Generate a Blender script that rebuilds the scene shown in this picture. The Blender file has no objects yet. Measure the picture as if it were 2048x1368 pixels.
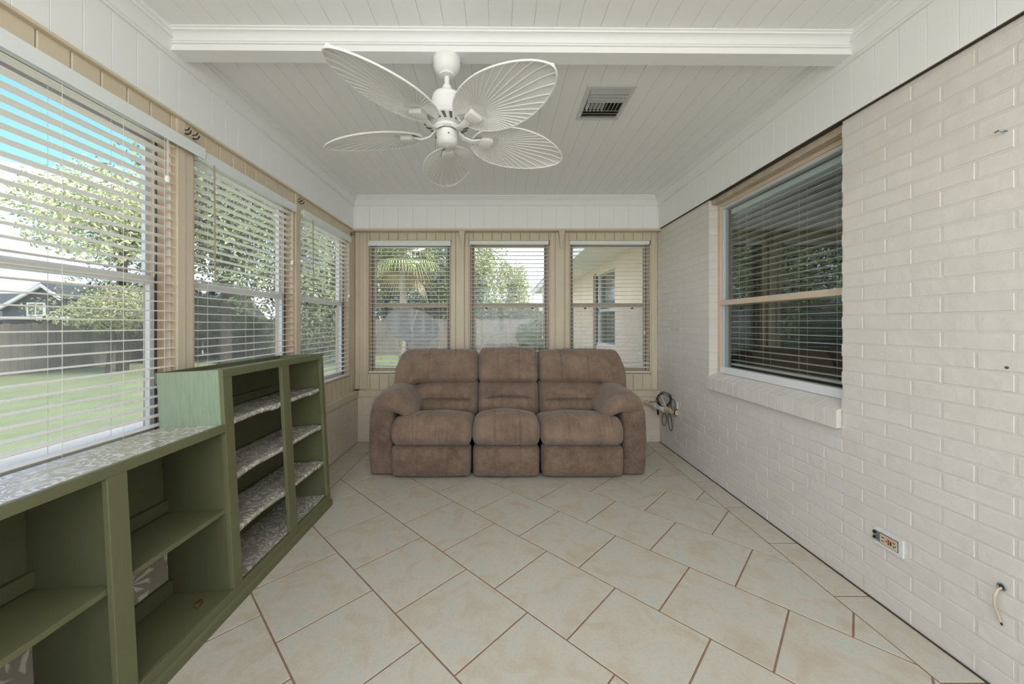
import bpy, bmesh, math, random
import numpy as np
from mathutils import Vector, Matrix, noise as mnoise

random.seed(7)
RNG = np.random.default_rng(11)
PI = math.pi
SC = bpy.context.scene
COL = SC.collection

# ------------------------------------------------------------------ camera
F_PX, CX, CY, EYE = 736.0, 999.0, 648.0, 1.25
cam_d = bpy.data.cameras.new('camera'); cam = bpy.data.objects.new('camera', cam_d); COL.objects.link(cam)
cam.location = (0, 0, EYE); cam.rotation_euler = (PI / 2, 0, 0)
cam_d.sensor_width = 36; cam_d.lens = 36 * F_PX / 2048
cam_d.shift_x = (1024 - CX) / 2048; cam_d.shift_y = (CY - 684) / 2048
cam_d.clip_start = 0.02; cam_d.clip_end = 400
SC.camera = cam

# ------------------------------------------------------------------ world
W = bpy.data.worlds.new('sky'); SC.world = W; W.use_nodes = True
nt = W.node_tree; nt.nodes.clear()
out = nt.nodes.new('ShaderNodeOutputWorld'); bg = nt.nodes.new('ShaderNodeBackground')
tc = nt.nodes.new('ShaderNodeTexCoord'); sep = nt.nodes.new('ShaderNodeSeparateXYZ')
ramp = nt.nodes.new('ShaderNodeValToRGB')
ramp.color_ramp.elements[0].position = 0.0; ramp.color_ramp.elements[0].color = (0.80, 0.86, 0.93, 1)
ramp.color_ramp.elements[1].position = 0.62; ramp.color_ramp.elements[1].color = (0.035, 0.155, 0.45, 1)
e = ramp.color_ramp.elements.new(0.24); e.color = (0.15, 0.32, 0.62, 1)
mp = nt.nodes.new('ShaderNodeMapping'); mp.inputs['Scale'].default_value = (1.0, 1.0, 2.6)
nz = nt.nodes.new('ShaderNodeTexNoise'); nz.inputs['Scale'].default_value = 2.2; nz.inputs['Detail'].default_value = 7
cr = nt.nodes.new('ShaderNodeValToRGB')
cr.color_ramp.elements[0].position = 0.45; cr.color_ramp.elements[0].color = (0, 0, 0, 1)
cr.color_ramp.elements[1].position = 0.66; cr.color_ramp.elements[1].color = (1, 1, 1, 1)
mx = nt.nodes.new('ShaderNodeMix'); mx.data_type = 'RGBA'
mx.inputs[7].default_value = (1.45, 1.46, 1.48, 1)
L = nt.links.new
L(tc.outputs['Generated'], sep.inputs[0]); L(sep.outputs['Z'], ramp.inputs[0])
L(tc.outputs['Generated'], mp.inputs[0]); L(mp.outputs[0], nz.inputs['Vector']); L(nz.outputs[0], cr.inputs[0])
L(cr.outputs[0], mx.inputs[0]); L(ramp.outputs[0], mx.inputs[6]); L(mx.outputs[2], bg.inputs[0])
bg.inputs[1].default_value = 2.3
L(bg.outputs[0], out.inputs[0])

# ------------------------------------------------------------------ sun + large lights
def add_light(name, kind, loc, rot, energy, color=(1, 1, 1), **kw):
    d = bpy.data.lights.new(name, kind); d.energy = energy; d.color = color
    for k, v in kw.items(): setattr(d, k, v)
    o = bpy.data.objects.new(name, d); o.location = loc; o.rotation_euler = rot; COL.objects.link(o)
    return o
# afternoon sun from the house side (+X): the house keeps it out of the room
SUN_DIR = Vector((-0.75, 0.30, -0.80))
add_light('sun', 'SUN', (0, 0, 10), SUN_DIR.to_track_quat('-Z', 'Y').to_euler(), 5.0, (1.0, 0.95, 0.86), angle=math.radians(6))
# added fill in place of daylight from unseen doors behind the photographer
add_light('rear_fill', 'AREA', (0.05, -2.30, 1.25), (PI / 2 + 0.15, 0, 0), 26, (1.0, 0.96, 0.97), shape='RECTANGLE', size=2.9, size_y=2.1)
# added soft overhead fill near the photographer, out of view, without a fixture
add_light('overhead_fill', 'AREA', (0.05, 0.15, 2.50), (math.radians(26), 0, 0), 27, (1.0, 0.985, 0.98), shape='RECTANGLE', size=2.4, size_y=1.5)

SC.view_settings.view_transform = 'Standard'; SC.view_settings.look = 'None'
SC.view_settings.gamma = 1; SC.view_settings.exposure = 0.58; SC.view_settings.use_curve_mapping = False
try:
    SC.cycles.max_bounces = 10; SC.cycles.transparent_max_bounces = 24; SC.cycles.use_denoising = True
    SC.cycles.sample_clamp_indirect = 4; SC.cycles.diffuse_bounces = 6
except Exception:
    pass

# ------------------------------------------------------------------ materials
MATS = {}
def new_mat(name):
    m = bpy.data.materials.new(name); m.use_nodes = True
    MATS[name] = m
    return m, m.node_tree, m.node_tree.nodes['Principled BSDF']

def mat(name, col, rough=0.6, col2=None, scale=6.0, detail=5, lo=0.35, hi=0.65, bump=0.0, bscale=60.0, bdist=0.004,
        metal=0.0, spec=0.5, stretch=None, rand=0.0, coord='Object', bstretch=None, sheen=0.0, nrough=0.62):
    m, t, b = new_mat(name)
    N = t.nodes.new
    b.inputs['Roughness'].default_value = rough; b.inputs['Metallic'].default_value = metal
    b.inputs['Specular IOR Level'].default_value = spec
    if sheen:
        b.inputs['Sheen Weight'].default_value = sheen
        b.inputs['Sheen Roughness'].default_value = 0.5
    b.inputs['Base Color'].default_value = (*col, 1)
    src = None
    def vec(st):
        if coord == 'World':
            g = N('ShaderNodeNewGeometry'); o = g.outputs['Position']
        else:
            g = N('ShaderNodeTexCoord'); o = g.outputs['Object']
        if st:
            mpn = N('ShaderNodeMapping'); mpn.inputs['Scale'].default_value = st; t.links.new(o, mpn.inputs[0]); o = mpn.outputs[0]
        return o
    if col2 is not None:
        n = N('ShaderNodeTexNoise'); n.inputs['Scale'].default_value = scale; n.inputs['Detail'].default_value = detail
        n.inputs['Roughness'].default_value = nrough
        t.links.new(vec(stretch), n.inputs['Vector'])
        r = N('ShaderNodeValToRGB'); r.color_ramp.elements[0].position = lo; r.color_ramp.elements[1].position = hi
        r.color_ramp.elements[0].color = (*col, 1); r.color_ramp.elements[1].color = (*col2, 1)
        t.links.new(n.outputs[0], r.inputs[0]); src = r.outputs[0]
    if rand:
        oi = N('ShaderNodeObjectInfo'); hs = N('ShaderNodeHueSaturation')
        mr = N('ShaderNodeMapRange'); mr.inputs[3].default_value = 1 - rand; mr.inputs[4].default_value = 1 + rand
        t.links.new(oi.outputs['Random'], mr.inputs[0]); t.links.new(mr.outputs[0], hs.inputs['Value'])
        if src is None:
            hs.inputs['Color'].default_value = (*col, 1)
        else:
            t.links.new(src, hs.inputs['Color'])
        src = hs.outputs[0]
    if src is not None:
        t.links.new(src, b.inputs['Base Color'])
    if bump:
        n2 = N('ShaderNodeTexNoise'); n2.inputs['Scale'].default_value = bscale; n2.inputs['Detail'].default_value = 4
        t.links.new(vec(bstretch), n2.inputs['Vector'])
        bp = N('ShaderNodeBump'); bp.inputs['Strength'].default_value = bump; bp.inputs['Distance'].default_value = bdist
        t.links.new(n2.outputs[0], bp.inputs['Height']); t.links.new(bp.outputs[0], b.inputs['Normal'])
    return m

mat('white_board', (0.84, 0.845, 0.845), 0.55, bump=0.10, bscale=30, bstretch=(6, 6, 0.6), spec=0.3)
mat('white_ceiling', (0.87, 0.875, 0.87), 0.6, bump=0.10, bscale=40, coord='World', bstretch=(5, 0.7, 5), spec=0.25)
mat('white_trim', (0.83, 0.835, 0.835), 0.42, spec=0.4)
mat('tan_paint', (0.61, 0.53, 0.40), 0.5, (0.65, 0.57, 0.44), 4, bump=0.06, bscale=50, coord='World', spec=0.35)
mat('tan_groove', (0.20, 0.13, 0.075), 0.8)
mat('white_groove', (0.66, 0.67, 0.66), 0.7)
mat('peach_jamb', (0.66, 0.52, 0.40), 0.55, (0.60, 0.50, 0.38), 5, coord='World')
mat('brick_paint', (0.66, 0.625, 0.578), 0.48, (0.70, 0.665, 0.618), 9, bump=0.7, bscale=26, bdist=0.005, coord='World', rand=0.015, spec=0.4)
mat('brick_tan', (0.64, 0.56, 0.445), 0.5, (0.68, 0.60, 0.49), 9, bump=0.45, bscale=38, bdist=0.005, coord='World', rand=0.015)
mat('mortar_tan', (0.64, 0.56, 0.445), 0.6, bump=0.4, bscale=70, coord='World')
mat('mortar_paint', (0.645, 0.61, 0.56), 0.6, bump=0.4, bscale=70, coord='World')
mat('gap_dark', (0.05, 0.035, 0.025), 0.9)
mat('grout', (0.22, 0.135, 0.085), 0.85, (0.28, 0.18, 0.12), 20, coord='World')
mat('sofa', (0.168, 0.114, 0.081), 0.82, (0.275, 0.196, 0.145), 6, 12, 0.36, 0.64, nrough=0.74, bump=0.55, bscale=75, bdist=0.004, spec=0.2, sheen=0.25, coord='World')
mat('sofa_shaded', (0.118, 0.079, 0.057), 0.82, (0.225, 0.156, 0.115), 9, 12, 0.37, 0.63, nrough=0.78, bump=0.55, bscale=75, bdist=0.004, spec=0.2, sheen=0.2, coord='World')  # same suede as the seats, with the shade on fronts and arms painted in
mat('sofa_seam', (0.085, 0.050, 0.034), 0.8)
mat('black_cloth', (0.015, 0.012, 0.011), 0.9)
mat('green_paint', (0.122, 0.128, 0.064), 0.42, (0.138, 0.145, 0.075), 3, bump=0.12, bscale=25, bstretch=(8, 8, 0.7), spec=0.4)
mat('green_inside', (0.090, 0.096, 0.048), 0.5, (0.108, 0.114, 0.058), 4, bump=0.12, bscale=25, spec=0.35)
mat('mint_sheen_panel', (0.255, 0.335, 0.235), 0.5, (0.20, 0.275, 0.19), 9, 6, 0.42, 0.75, bump=0.25, bscale=30, bstretch=(9, 9, 0.7), stretch=(7, 7, 0.8), spec=0.4)  # washed paler coat, with window sheen also put into the colour
mat('fan_white', (0.82, 0.82, 0.81), 0.38, spec=0.45)
mat('fan_blade', (0.73, 0.735, 0.735), 0.5, spec=0.35)
mat('fan_dark', (0.16, 0.16, 0.15), 0.7)
mat('register_metal', (0.62, 0.63, 0.62), 0.45)
mat('register_louver', (0.42, 0.43, 0.42), 0.5)
mat('blind_slat', (0.80, 0.765, 0.69), 0.45, spec=0.4)
mat('blind_white', (0.76, 0.80, 0.80), 0.4)
mat('blind_cord', (0.70, 0.66, 0.58), 0.8)
mat('wand', (0.36, 0.30, 0.23), 0.35)
mat('sash_metal', (0.55, 0.56, 0.56), 0.4, spec=0.5)
mat('sash_tan', (0.42, 0.36, 0.28), 0.45)
mat('sash_white', (0.76, 0.77, 0.78), 0.35)
mat('sash_dark', (0.05, 0.055, 0.06), 0.6)
mat('sill_brick', (0.44, 0.36, 0.28), 0.65, (0.55, 0.46, 0.37), 14, coord='World', bump=0.4, bscale=60)
mat('hook_metal', (0.03, 0.026, 0.022), 0.45, metal=0.5)
mat('black_cable', (0.012, 0.016, 0.015), 0.4)
mat('cream_plastic', (0.62, 0.54, 0.40), 0.5, (0.50, 0.40, 0.26), 20)
mat('white_wire', (0.66, 0.65, 0.60), 0.5)
mat('red_button', (0.45, 0.05, 0.03), 0.4)
mat('steel', (0.28, 0.34, 0.37), 0.35, metal=0.8)
mat('plate_white', (0.70, 0.72, 0.70), 0.4)
mat('dry_leaf', (0.13, 0.05, 0.022), 0.6, (0.20, 0.085, 0.04), 40)
mat('teal_plastic', (0.02, 0.16, 0.17), 0.4)
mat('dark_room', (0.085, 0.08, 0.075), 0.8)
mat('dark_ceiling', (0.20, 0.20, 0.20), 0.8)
mat('grass', (0.215, 0.255, 0.115), 0.9, (0.29, 0.32, 0.165), 0.8, 8, coord='World', bump=0.6, bscale=8, bdist=0.05)
mat('patio', (0.46, 0.43, 0.38), 0.85, (0.54, 0.51, 0.46), 2, 6, coord='World')
mat('fence_wood', (0.15, 0.135, 0.12), 0.9, (0.22, 0.20, 0.18), 3, 7, coord='World', stretch=(6, 6, 0.6))
mat('fence_light', (0.25, 0.21, 0.175), 0.9, (0.36, 0.31, 0.26), 3, 7, coord='World', stretch=(6, 6, 0.6))
mat('leaf_dark', (0.085, 0.120, 0.055), 0.75, (0.16, 0.20, 0.085), 1.5, coord='World')
mat('leaf_mid', (0.17, 0.215, 0.095), 0.75, (0.29, 0.33, 0.14), 1.5, coord='World')
mat('leaf_pale', (0.34, 0.37, 0.18), 0.75, (0.52, 0.52, 0.29), 1.6, coord='World')
mat('palm_leaf', (0.21, 0.25, 0.085), 0.7, (0.33, 0.34, 0.13), 3, coord='World')
mat('palm_dry', (0.42, 0.30, 0.16), 0.8, (0.52, 0.40, 0.24), 3, coord='World')
mat('bark', (0.30, 0.24, 0.175), 0.9, (0.42, 0.35, 0.26), 5, coord='World', bump=0.5, bscale=12, bdist=0.02)
mat('dark_bark', (0.07, 0.055, 0.04), 0.9)
mat('dish_grey', (0.10, 0.10, 0.092), 1.0, spec=0.0)
mat('stucco', (0.78, 0.62, 0.47), 0.85, (0.82, 0.66, 0.51), 3, coord='World')
mat('soffit', (0.76, 0.73, 0.60), 0.7)
mat('house_trim', (0.75, 0.73, 0.66), 0.6)
mat('brown_trim', (0.26, 0.17, 0.11), 0.6)
mat('dark_glass', (0.06, 0.07, 0.06), 0.08)
mat('roof_dark', (0.055, 0.062, 0.070), 0.9, (0.085, 0.09, 0.10), 6, coord='World')
mat('siding_dark', (0.050, 0.055, 0.062), 0.9)
mat('shed_white', (0.66, 0.66, 0.62), 0.8)

def glass_mat(name, tint, r0, haze):
    """thin pane: clear transmission, Schlick reflection that is the same from both faces, a little dust"""
    m, t, b = new_mat(name)
    o = t.nodes['Material Output']; N = t.nodes.new; L = t.links.new
    tr = N('ShaderNodeBsdfTransparent'); tr.inputs[0].default_value = (*tint, 1)
    b.inputs['Base Color'].default_value = (0.75, 0.76, 0.74, 1); b.inputs['Roughness'].default_value = 0.9
    b.inputs['Specular IOR Level'].default_value = 0
    tl = N('ShaderNodeBsdfTranslucent'); tl.inputs[0].default_value = (0.8, 0.8, 0.78, 1)
    dm = N('ShaderNodeMixShader'); dm.inputs[0].default_value = 0.5; L(b.outputs[0], dm.inputs[1]); L(tl.outputs[0], dm.inputs[2])
    d2 = N('ShaderNodeMixShader'); d2.inputs[0].default_value = haze; L(tr.outputs[0], d2.inputs[1]); L(dm.outputs[0], d2.inputs[2])  # pale diffuse haze put into the pane to wash out the view
    gl = N('ShaderNodeBsdfGlossy'); gl.inputs['Roughness'].default_value = 0.0
    lw = N('ShaderNodeLayerWeight'); lw.inputs[0].default_value = 0.5
    p = N('ShaderNodeMath'); p.operation = 'POWER'; p.inputs[1].default_value = 5; L(lw.outputs['Facing'], p.inputs[0])
    q = N('ShaderNodeMath'); q.operation = 'MULTIPLY_ADD'; q.inputs[1].default_value = 1 - r0; q.inputs[2].default_value = r0; L(p.outputs[0], q.inputs[0])
    ms = N('ShaderNodeMixShader'); L(q.outputs[0], ms.inputs[0]); L(d2.outputs[0], ms.inputs[1]); L(gl.outputs[0], ms.inputs[2])
    L(ms.outputs[0], o.inputs[0])
glass_mat('glass', (0.97, 0.985, 0.975), 0.02, 0.035)
glass_mat('house_glass', (0.92, 0.97, 0.97), 0.12, 0.006)

def screen_mat():
    m, t, b = new_mat('insect_screen'); o = t.nodes['Material Output']; N = t.nodes.new
    b.inputs['Base Color'].default_value = (0.22, 0.23, 0.23, 1); b.inputs['Roughness'].default_value = 0.8
    tr = N('ShaderNodeBsdfTransparent'); ms = N('ShaderNodeMixShader'); ms.inputs[0].default_value = 0.24
    t.links.new(tr.outputs[0], ms.inputs[1]); t.links.new(b.outputs[0], ms.inputs[2]); t.links.new(ms.outputs[0], o.inputs[0])
screen_mat()

def tile_mat():
    m, t, b = new_mat('floor_tile'); N = t.nodes.new; L = t.links.new
    g = N('ShaderNodeTexCoord'); oi = N('ShaderNodeObjectInfo')
    va = N('ShaderNodeVectorMath'); va.operation = 'ADD'
    vm = N('ShaderNodeVectorMath'); vm.operation = 'SCALE'
    cx = N('ShaderNodeCombineXYZ'); L(oi.outputs['Random'], cx.inputs[0]); L(oi.outputs['Random'], cx.inputs[1])
    L(cx.outputs[0], vm.inputs[0]); vm.inputs['Scale'].default_value = 37.0
    L(g.outputs['Object'], va.inputs[0]); L(vm.outputs[0], va.inputs[1])
    n = N('ShaderNodeTexNoise'); n.inputs['Scale'].default_value = 7; n.inputs['Detail'].default_value = 8; n.inputs['Distortion'].default_value = 1.2
    L(va.outputs[0], n.inputs['Vector'])
    r = N('ShaderNodeValToRGB'); r.color_ramp.elements[0].position = 0.32; r.color_ramp.elements[1].position = 0.70
    r.color_ramp.elements[0].color = (0.515, 0.45, 0.36, 1); r.color_ramp.elements[1].color = (0.52, 0.535, 0.485, 1)
    e = r.color_ramp.elements.new(0.5); e.color = (0.56, 0.525, 0.445, 1)
    L(n.outputs[0], r.inputs[0])
    n3 = N('ShaderNodeTexNoise'); n3.inputs['Scale'].default_value = 16; n3.inputs['Detail'].default_value = 9; n3.inputs['Distortion'].default_value = 2.5
    L(va.outputs[0], n3.inputs['Vector'])
    r3 = N('ShaderNodeValToRGB'); r3.color_ramp.elements[0].position = 0.46; r3.color_ramp.elements[1].position = 0.56
    r3.color_ramp.elements[0].color = (1, 1, 1, 1); r3.color_ramp.elements[1].color = (0, 0, 0, 1)
    e = r3.color_ramp.elements.new(0.51); e.color = (0.93, 0.93, 0.93, 1)
    r3.color_ramp.elements[1].color = (0.93, 0.93, 0.93, 1); r3.color_ramp.elements[2].color = (1, 1, 1, 1)
    L(n3.outputs[0], r3.inputs[0])
    mu = N('ShaderNodeMix'); mu.data_type = 'RGBA'; mu.blend_type = 'MULTIPLY'; mu.inputs[0].default_value = 1
    L(r.outputs[0], mu.inputs[6]); L(r3.outputs[0], mu.inputs[7]); L(mu.outputs[2], b.inputs['Base Color'])
    b.inputs['Roughness'].default_value = 0.32; b.inputs['Specular IOR Level'].default_value = 0.4
    bp = N('ShaderNodeBump'); bp.inputs['Strength'].default_value = 0.25; bp.inputs['Distance'].default_value = 0.002
    L(n3.outputs[0], bp.inputs['Height']); L(bp.outputs[0], b.inputs['Normal'])
tile_mat()

def paper_mat(name, base, line, scale):
    m, t, b = new_mat(name); N = t.nodes.new; L = t.links.new
    g = N('ShaderNodeTexCoord')
    n = N('ShaderNodeTexNoise'); n.inputs['Scale'].default_value = scale * 0.5; n.inputs['Detail'].default_value = 2
    L(g.outputs['Object'], n.inputs['Vector'])
    mxv = N('ShaderNodeMix'); mxv.data_type = 'VECTOR'; mxv.inputs[0].default_value = 0.16
    L(g.outputs['Object'], mxv.inputs[4]); L(n.outputs['Color'], mxv.inputs[5])
    v = N('ShaderNodeTexVoronoi'); v.inputs['Scale'].default_value = scale; v.feature = 'F1'
    L(mxv.outputs[1], v.inputs['Vector'])
    # leaf veins: rays around each cell centre
    sub = N('ShaderNodeVectorMath'); sub.operation = 'SUBTRACT'
    L(mxv.outputs[1], sub.inputs[0]); L(v.outputs['Position'], sub.inputs[1])
    sp = N('ShaderNodeSeparateXYZ'); L(sub.outputs[0], sp.inputs[0])
    ad = N('ShaderNodeMath'); ad.operation = 'ADD'; L(sp.outputs[0], ad.inputs[0]); L(sp.outputs[2], ad.inputs[1])
    at = N('ShaderNodeMath'); at.operation = 'ARCTAN2'; L(sp.outputs[1], at.inputs[0]); L(ad.outputs[0], at.inputs[1])
    m1 = N('ShaderNodeMath'); m1.operation = 'MULTIPLY'; m1.inputs[1].default_value = 7; L(at.outputs[0], m1.inputs[0])
    si = N('ShaderNodeMath'); si.operation = 'SINE'; L(m1.outputs[0], si.inputs[0])
    r1 = N('ShaderNodeValToRGB'); r1.color_ramp.elements[0].position = 0.05; r1.color_ramp.elements[1].position = 0.25
    L(si.outputs[0], r1.inputs[0])
    ve = N('ShaderNodeTexVoronoi'); ve.inputs['Scale'].default_value = scale; ve.feature = 'DISTANCE_TO_EDGE'
    L(mxv.outputs[1], ve.inputs['Vector'])
    r2 = N('ShaderNodeValToRGB'); r2.color_ramp.elements[0].position = 0.05; r2.color_ramp.elements[1].position = 0.09
    L(ve.outputs[0], r2.inputs[0])
    mu = N('ShaderNodeMath'); mu.operation = 'MULTIPLY'; L(r1.outputs[0], mu.inputs[0]); L(r2.outputs[0], mu.inputs[1])
    mc = N('ShaderNodeMix'); mc.data_type = 'RGBA'; mc.inputs[6].default_value = (*base, 1); mc.inputs[7].default_value = (*line, 1)
    L(mu.outputs[0], mc.inputs[0]); L(mc.outputs[2], b.inputs['Base Color'])
    b.inputs['Roughness'].default_value = 0.22
paper_mat('leaf_paper', (0.40, 0.37, 0.32), (0.72, 0.72, 0.68), 17)
paper_mat('leaf_paper_big', (0.36, 0.32, 0.265), (0.68, 0.68, 0.61), 8)

# ------------------------------------------------------------------ mesh helpers
class MB:
    def __init__(s): s.v = []; s.f = []
    def box(s, x0, x1, y0, y1, z0, z1):
        n = len(s.v)
        s.v += [(x0, y0, z0), (x1, y0, z0), (x1, y1, z0), (x0, y1, z0), (x0, y0, z1), (x1, y0, z1), (x1, y1, z1), (x0, y1, z1)]
        s.f += [tuple(n + i for i in q) for q in ((3, 2, 1, 0), (4, 5, 6, 7), (0, 1, 5, 4), (1, 2, 6, 5), (2, 3, 7, 6), (3, 0, 4, 7))]
        return s
    def add(s, vs, fs):
        n = len(s.v); s.v += [tuple(p) for p in vs]; s.f += [tuple(n + i for i in q) for q in fs]; return s
    def prism(s, poly, axis, a, b):
        """poly: 2-D outline (counter-clockwise); extruded along axis from a to b"""
        def P(p, t):
            return {'x': (t, p[0], p[1]), 'y': (p[0], t, p[1]), 'z': (p[0], p[1], t)}[axis]
        n = len(poly)
        vs = [P(p, a) for p in poly] + [P(p, b) for p in poly]
        fs = [tuple(reversed(range(n))), tuple(range(n, 2 * n))] + [(i, (i + 1) % n, n + (i + 1) % n, n + i) for i in range(n)]
        return s.add(vs, fs)
    def lathe(s, prof, c=(0, 0, 0), n=32, axis='z'):
        base = len(s.v)
        for (r, h) in prof:
            for i in range(n):
                a = 2 * PI * i / n
                p = (r * math.cos(a), r * math.sin(a), h)
                if axis == 'y': p = (p[0], p[2], p[1])
                if axis == 'x': p = (p[2], p[0], p[1])
                s.v.append((c[0] + p[0], c[1] + p[1], c[2] + p[2]))
        for k in range(len(prof) - 1):
            for i in range(n):
                j = (i + 1) % n
                s.f.append((base + k * n + i, base + k * n + j, base + (k + 1) * n + j, base + (k + 1) * n + i))
        s.f.append(tuple(base + i for i in reversed(range(n))))
        s.f.append(tuple(base + (len(prof) - 1) * n + i for i in range(n)))
        return s
    def tube(s, pts, r, n=8, taper=None):
        pts = [Vector(p) for p in pts]; base = len(s.v); m = len(pts)
        prev = None
        for k, p in enumerate(pts):
            d = (pts[min(k + 1, m - 1)] - pts[max(k - 1, 0)])
            d = d.normalized() if d.length > 1e-9 else Vector((0, 0, 1))
            if prev is None:
                up = Vector((0, 0, 1)) if abs(d.z) < 0.9 else Vector((1, 0, 0))
                a = d.cross(up).normalized()
            else:
                a = (prev - d * prev.dot(d))
                a = a.normalized() if a.length > 1e-6 else d.orthogonal().normalized()
            prev = a; b = d.cross(a)
            rr = r if taper is None else r * taper[k]
            for i in range(n):
                t = 2 * PI * i / n
                s.v.append(tuple(p + a * (rr * math.cos(t)) + b * (rr * math.sin(t))))
        for k in range(m - 1):
            for i in range(n):
                j = (i + 1) % n
                s.f.append((base + k * n + i, base + (k + 1) * n + i, base + (k + 1) * n + j, base + k * n + j))
        s.f.append(tuple(base + i for i in range(n)))
        s.f.append(tuple(base + (m - 1) * n + i for i in reversed(range(n))))
        return s
    def mesh(s, name, material, smooth=False, bevel=0.0, angle=None):
        me = bpy.data.meshes.new(name); me.from_pydata(s.v, [], s.f)
        bm = bmesh.new(); bm.from_mesh(me)
        if bevel:
            bmesh.ops.bevel(bm, geom=[e for e in bm.edges], offset=bevel, segments=2, profile=0.5, affect='EDGES', clamp_overlap=True)
        bmesh.ops.recalc_face_normals(bm, faces=bm.faces)
        if smooth:
            for f in bm.faces: f.smooth = True
            lim = math.radians(angle or 40)
            for e in bm.edges:
                if len(e.link_faces) == 2 and e.calc_face_angle(0) > lim: e.smooth = False
        bm.to_mesh(me); bm.free()
        me.materials.append(MATS[material])
        return me

def link(name, me, parent=None, loc=None, rot=None, world=True):
    o = bpy.data.objects.new(name, me); COL.objects.link(o)
    if parent is not None:
        o.parent = parent
        if world and loc is None:
            w = Vector((0, 0, 0)); p = parent
            while p is not None: w += Vector(p.location); p = p.parent
            o.location = -w
    if loc is not None: o.location = loc
    if rot is not None: o.rotation_euler = rot
    return o

def tag(o, label=None, cat=None, group=None, kind=None):
    if label: o['label'] = label
    if cat: o['category'] = cat
    if group: o['group'] = group
    if kind: o['kind'] = kind
    return o

def thing(name, label, cat, loc=(0, 0, 0), rz=0.0, group=None, kind=None):
    o = bpy.data.objects.new(name, None); COL.objects.link(o)
    o.location = loc; o.rotation_euler = (0, 0, rz); o.empty_display_size = 0.1
    return tag(o, label, cat, group, kind)

def part(name, mb, material, parent, smooth=False, bevel=0.0, world=True, angle=None):
    o = link(name, mb.mesh(name, material, smooth, bevel, angle), parent, world=world)
    return o

def solo(name, mb, material, label, cat, group=None, kind=None, smooth=False, bevel=0.0):
    return tag(link(name, mb.mesh(name, material, smooth, bevel)), label, cat, group, kind)

def box(*a): return MB().box(*a)

# ------------------------------------------------------------------ room numbers
XL, XR, YB, YR = -1.56, 1.70, 3.98, -2.45          # window-wall face left, brick face right, window-wall face back, rear wall
XLF, YBF, XRF = -1.55, 3.90, 1.685                  # white boards above: left, back, right
XLK, YBK = -1.50, 3.90                              # brick knee walls
ZC, ZF = 2.60, 2.256                                # ceiling, bottom of the white boards
ZCAP0, ZCAP = 0.480, 0.545
ZW0, ZW1 = 0.70, 2.155                              # window opening
BW = 0.1016                                         # board width

def vis_px(x, y, z):
    if y < 0.05: return None
    return (CX + F_PX * x / y, CY - F_PX * (z - EYE) / y)

# ---- floor: grout bed + one object per tile
floor = thing('floor', 'cream stone-look ceramic tile floor laid on the diagonal', 'floor', (0, 0, 0), kind='structure')
part('grout_bed', box(-1.70, 1.80, YR - 0.1, 4.12, -0.08, -0.0016), 'grout', floor)
TS = 0.405; GAP = 0.0068
u = Vector((0.7156, -0.6985)); v = Vector((0.6985, 0.7156))
J0 = Vector((0.8324, 2.0354))
XB0, XB1, YF0, YF1 = -1.285, 1.535, YR, 3.90

def clip_poly(poly, nx, ny, c):
    outp = []
    for i in range(len(poly)):
        a, b = poly[i], poly[(i + 1) % len(poly)]
        da, db = a[0] * nx + a[1] * ny - c, b[0] * nx + b[1] * ny - c
        if da <= 0: outp.append(a)
        if (da < 0 < db) or (db < 0 < da):
            t = da / (da - db); outp.append((a[0] + (b[0] - a[0]) * t, a[1] + (b[1] - a[1]) * t))
    return outp

def tile_mesh(poly, top=0.0, bot=-0.02, ch=0.0012):
    n = len(poly)
    cx = sum(p[0] for p in poly) / n; cy = sum(p[1] for p in poly) / n
    def ins(p):
        dx, dy = cx - p[0], cy - p[1]; l = math.hypot(dx, dy)
        k = min(ch * 1.4 / max(l, 1e-6), 0.5); return (p[0] + dx * k, p[1] + dy * k)
    ip = [ins(p) for p in poly]
    vs = [(p[0], p[1], bot) for p in poly] + [(p[0], p[1], top - ch) for p in poly] + [(p[0], p[1], top) for p in ip]
    fs = [tuple(range(2 * n, 3 * n))]
    for i in range(n):
        j = (i + 1) % n
        fs += [(i, j, n + j, n + i), (n + i, n + j, 2 * n + j, 2 * n + i)]
    mb = MB().add(vs, fs)
    return mb.mesh('tile', 'floor_tile')

hs = TS / 2 - GAP / 2
full = [tuple(u * a + v * b) for a, b in ((-hs, -hs), (hs, -hs), (hs, hs), (-hs, hs))]
full_mesh = tile_mesh(full)
for k in range(-14, 12):
    for n in range(-14, 14):
        off = 0.5 if k % 2 == 0 else 0.0           # J0's upper row joints at J0 + n*TS
        c = J0 + u * (TS * (n + off)) + v * (TS * (k + 0.5))
        poly = [(c.x + p[0], c.y + p[1]) for p in full]
        if all(p[0] < XB0 for p in poly) or all(p[0] > XB1 for p in poly) or all(p[1] < YF0 for p in poly) or all(p[1] > YF1 for p in poly): continue
        g = GAP / 2
        q = poly
        for nx, ny, cc in ((1, 0, XB1 - g), (-1, 0, -(XB0 + g)), (0, 1, YF1 - g), (0, -1, -(YF0 + g))):
            q = clip_poly(q, nx, ny, cc)
            if len(q) < 3: break
        if len(q) < 3: continue
        area = abs(sum(q[i][0] * q[(i + 1) % len(q)][1] - q[(i + 1) % len(q)][0] * q[i][1] for i in range(len(q)))) / 2
        if area < 0.0008: continue
        if len(q) == 4 and area > 0.999 * (2 * hs) ** 2:
            link('tile', full_mesh, floor, loc=(c.x, c.y, random.uniform(-0.0003, 0.0003)))
        else:
            mx_ = sum(p[0] for p in q) / len(q); my_ = sum(p[1] for p in q) / len(q)
            link('tile', tile_mesh([(p[0] - mx_, p[1] - my_) for p in q]), floor, loc=(mx_, my_, random.uniform(-0.0003, 0.0003)))
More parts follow.
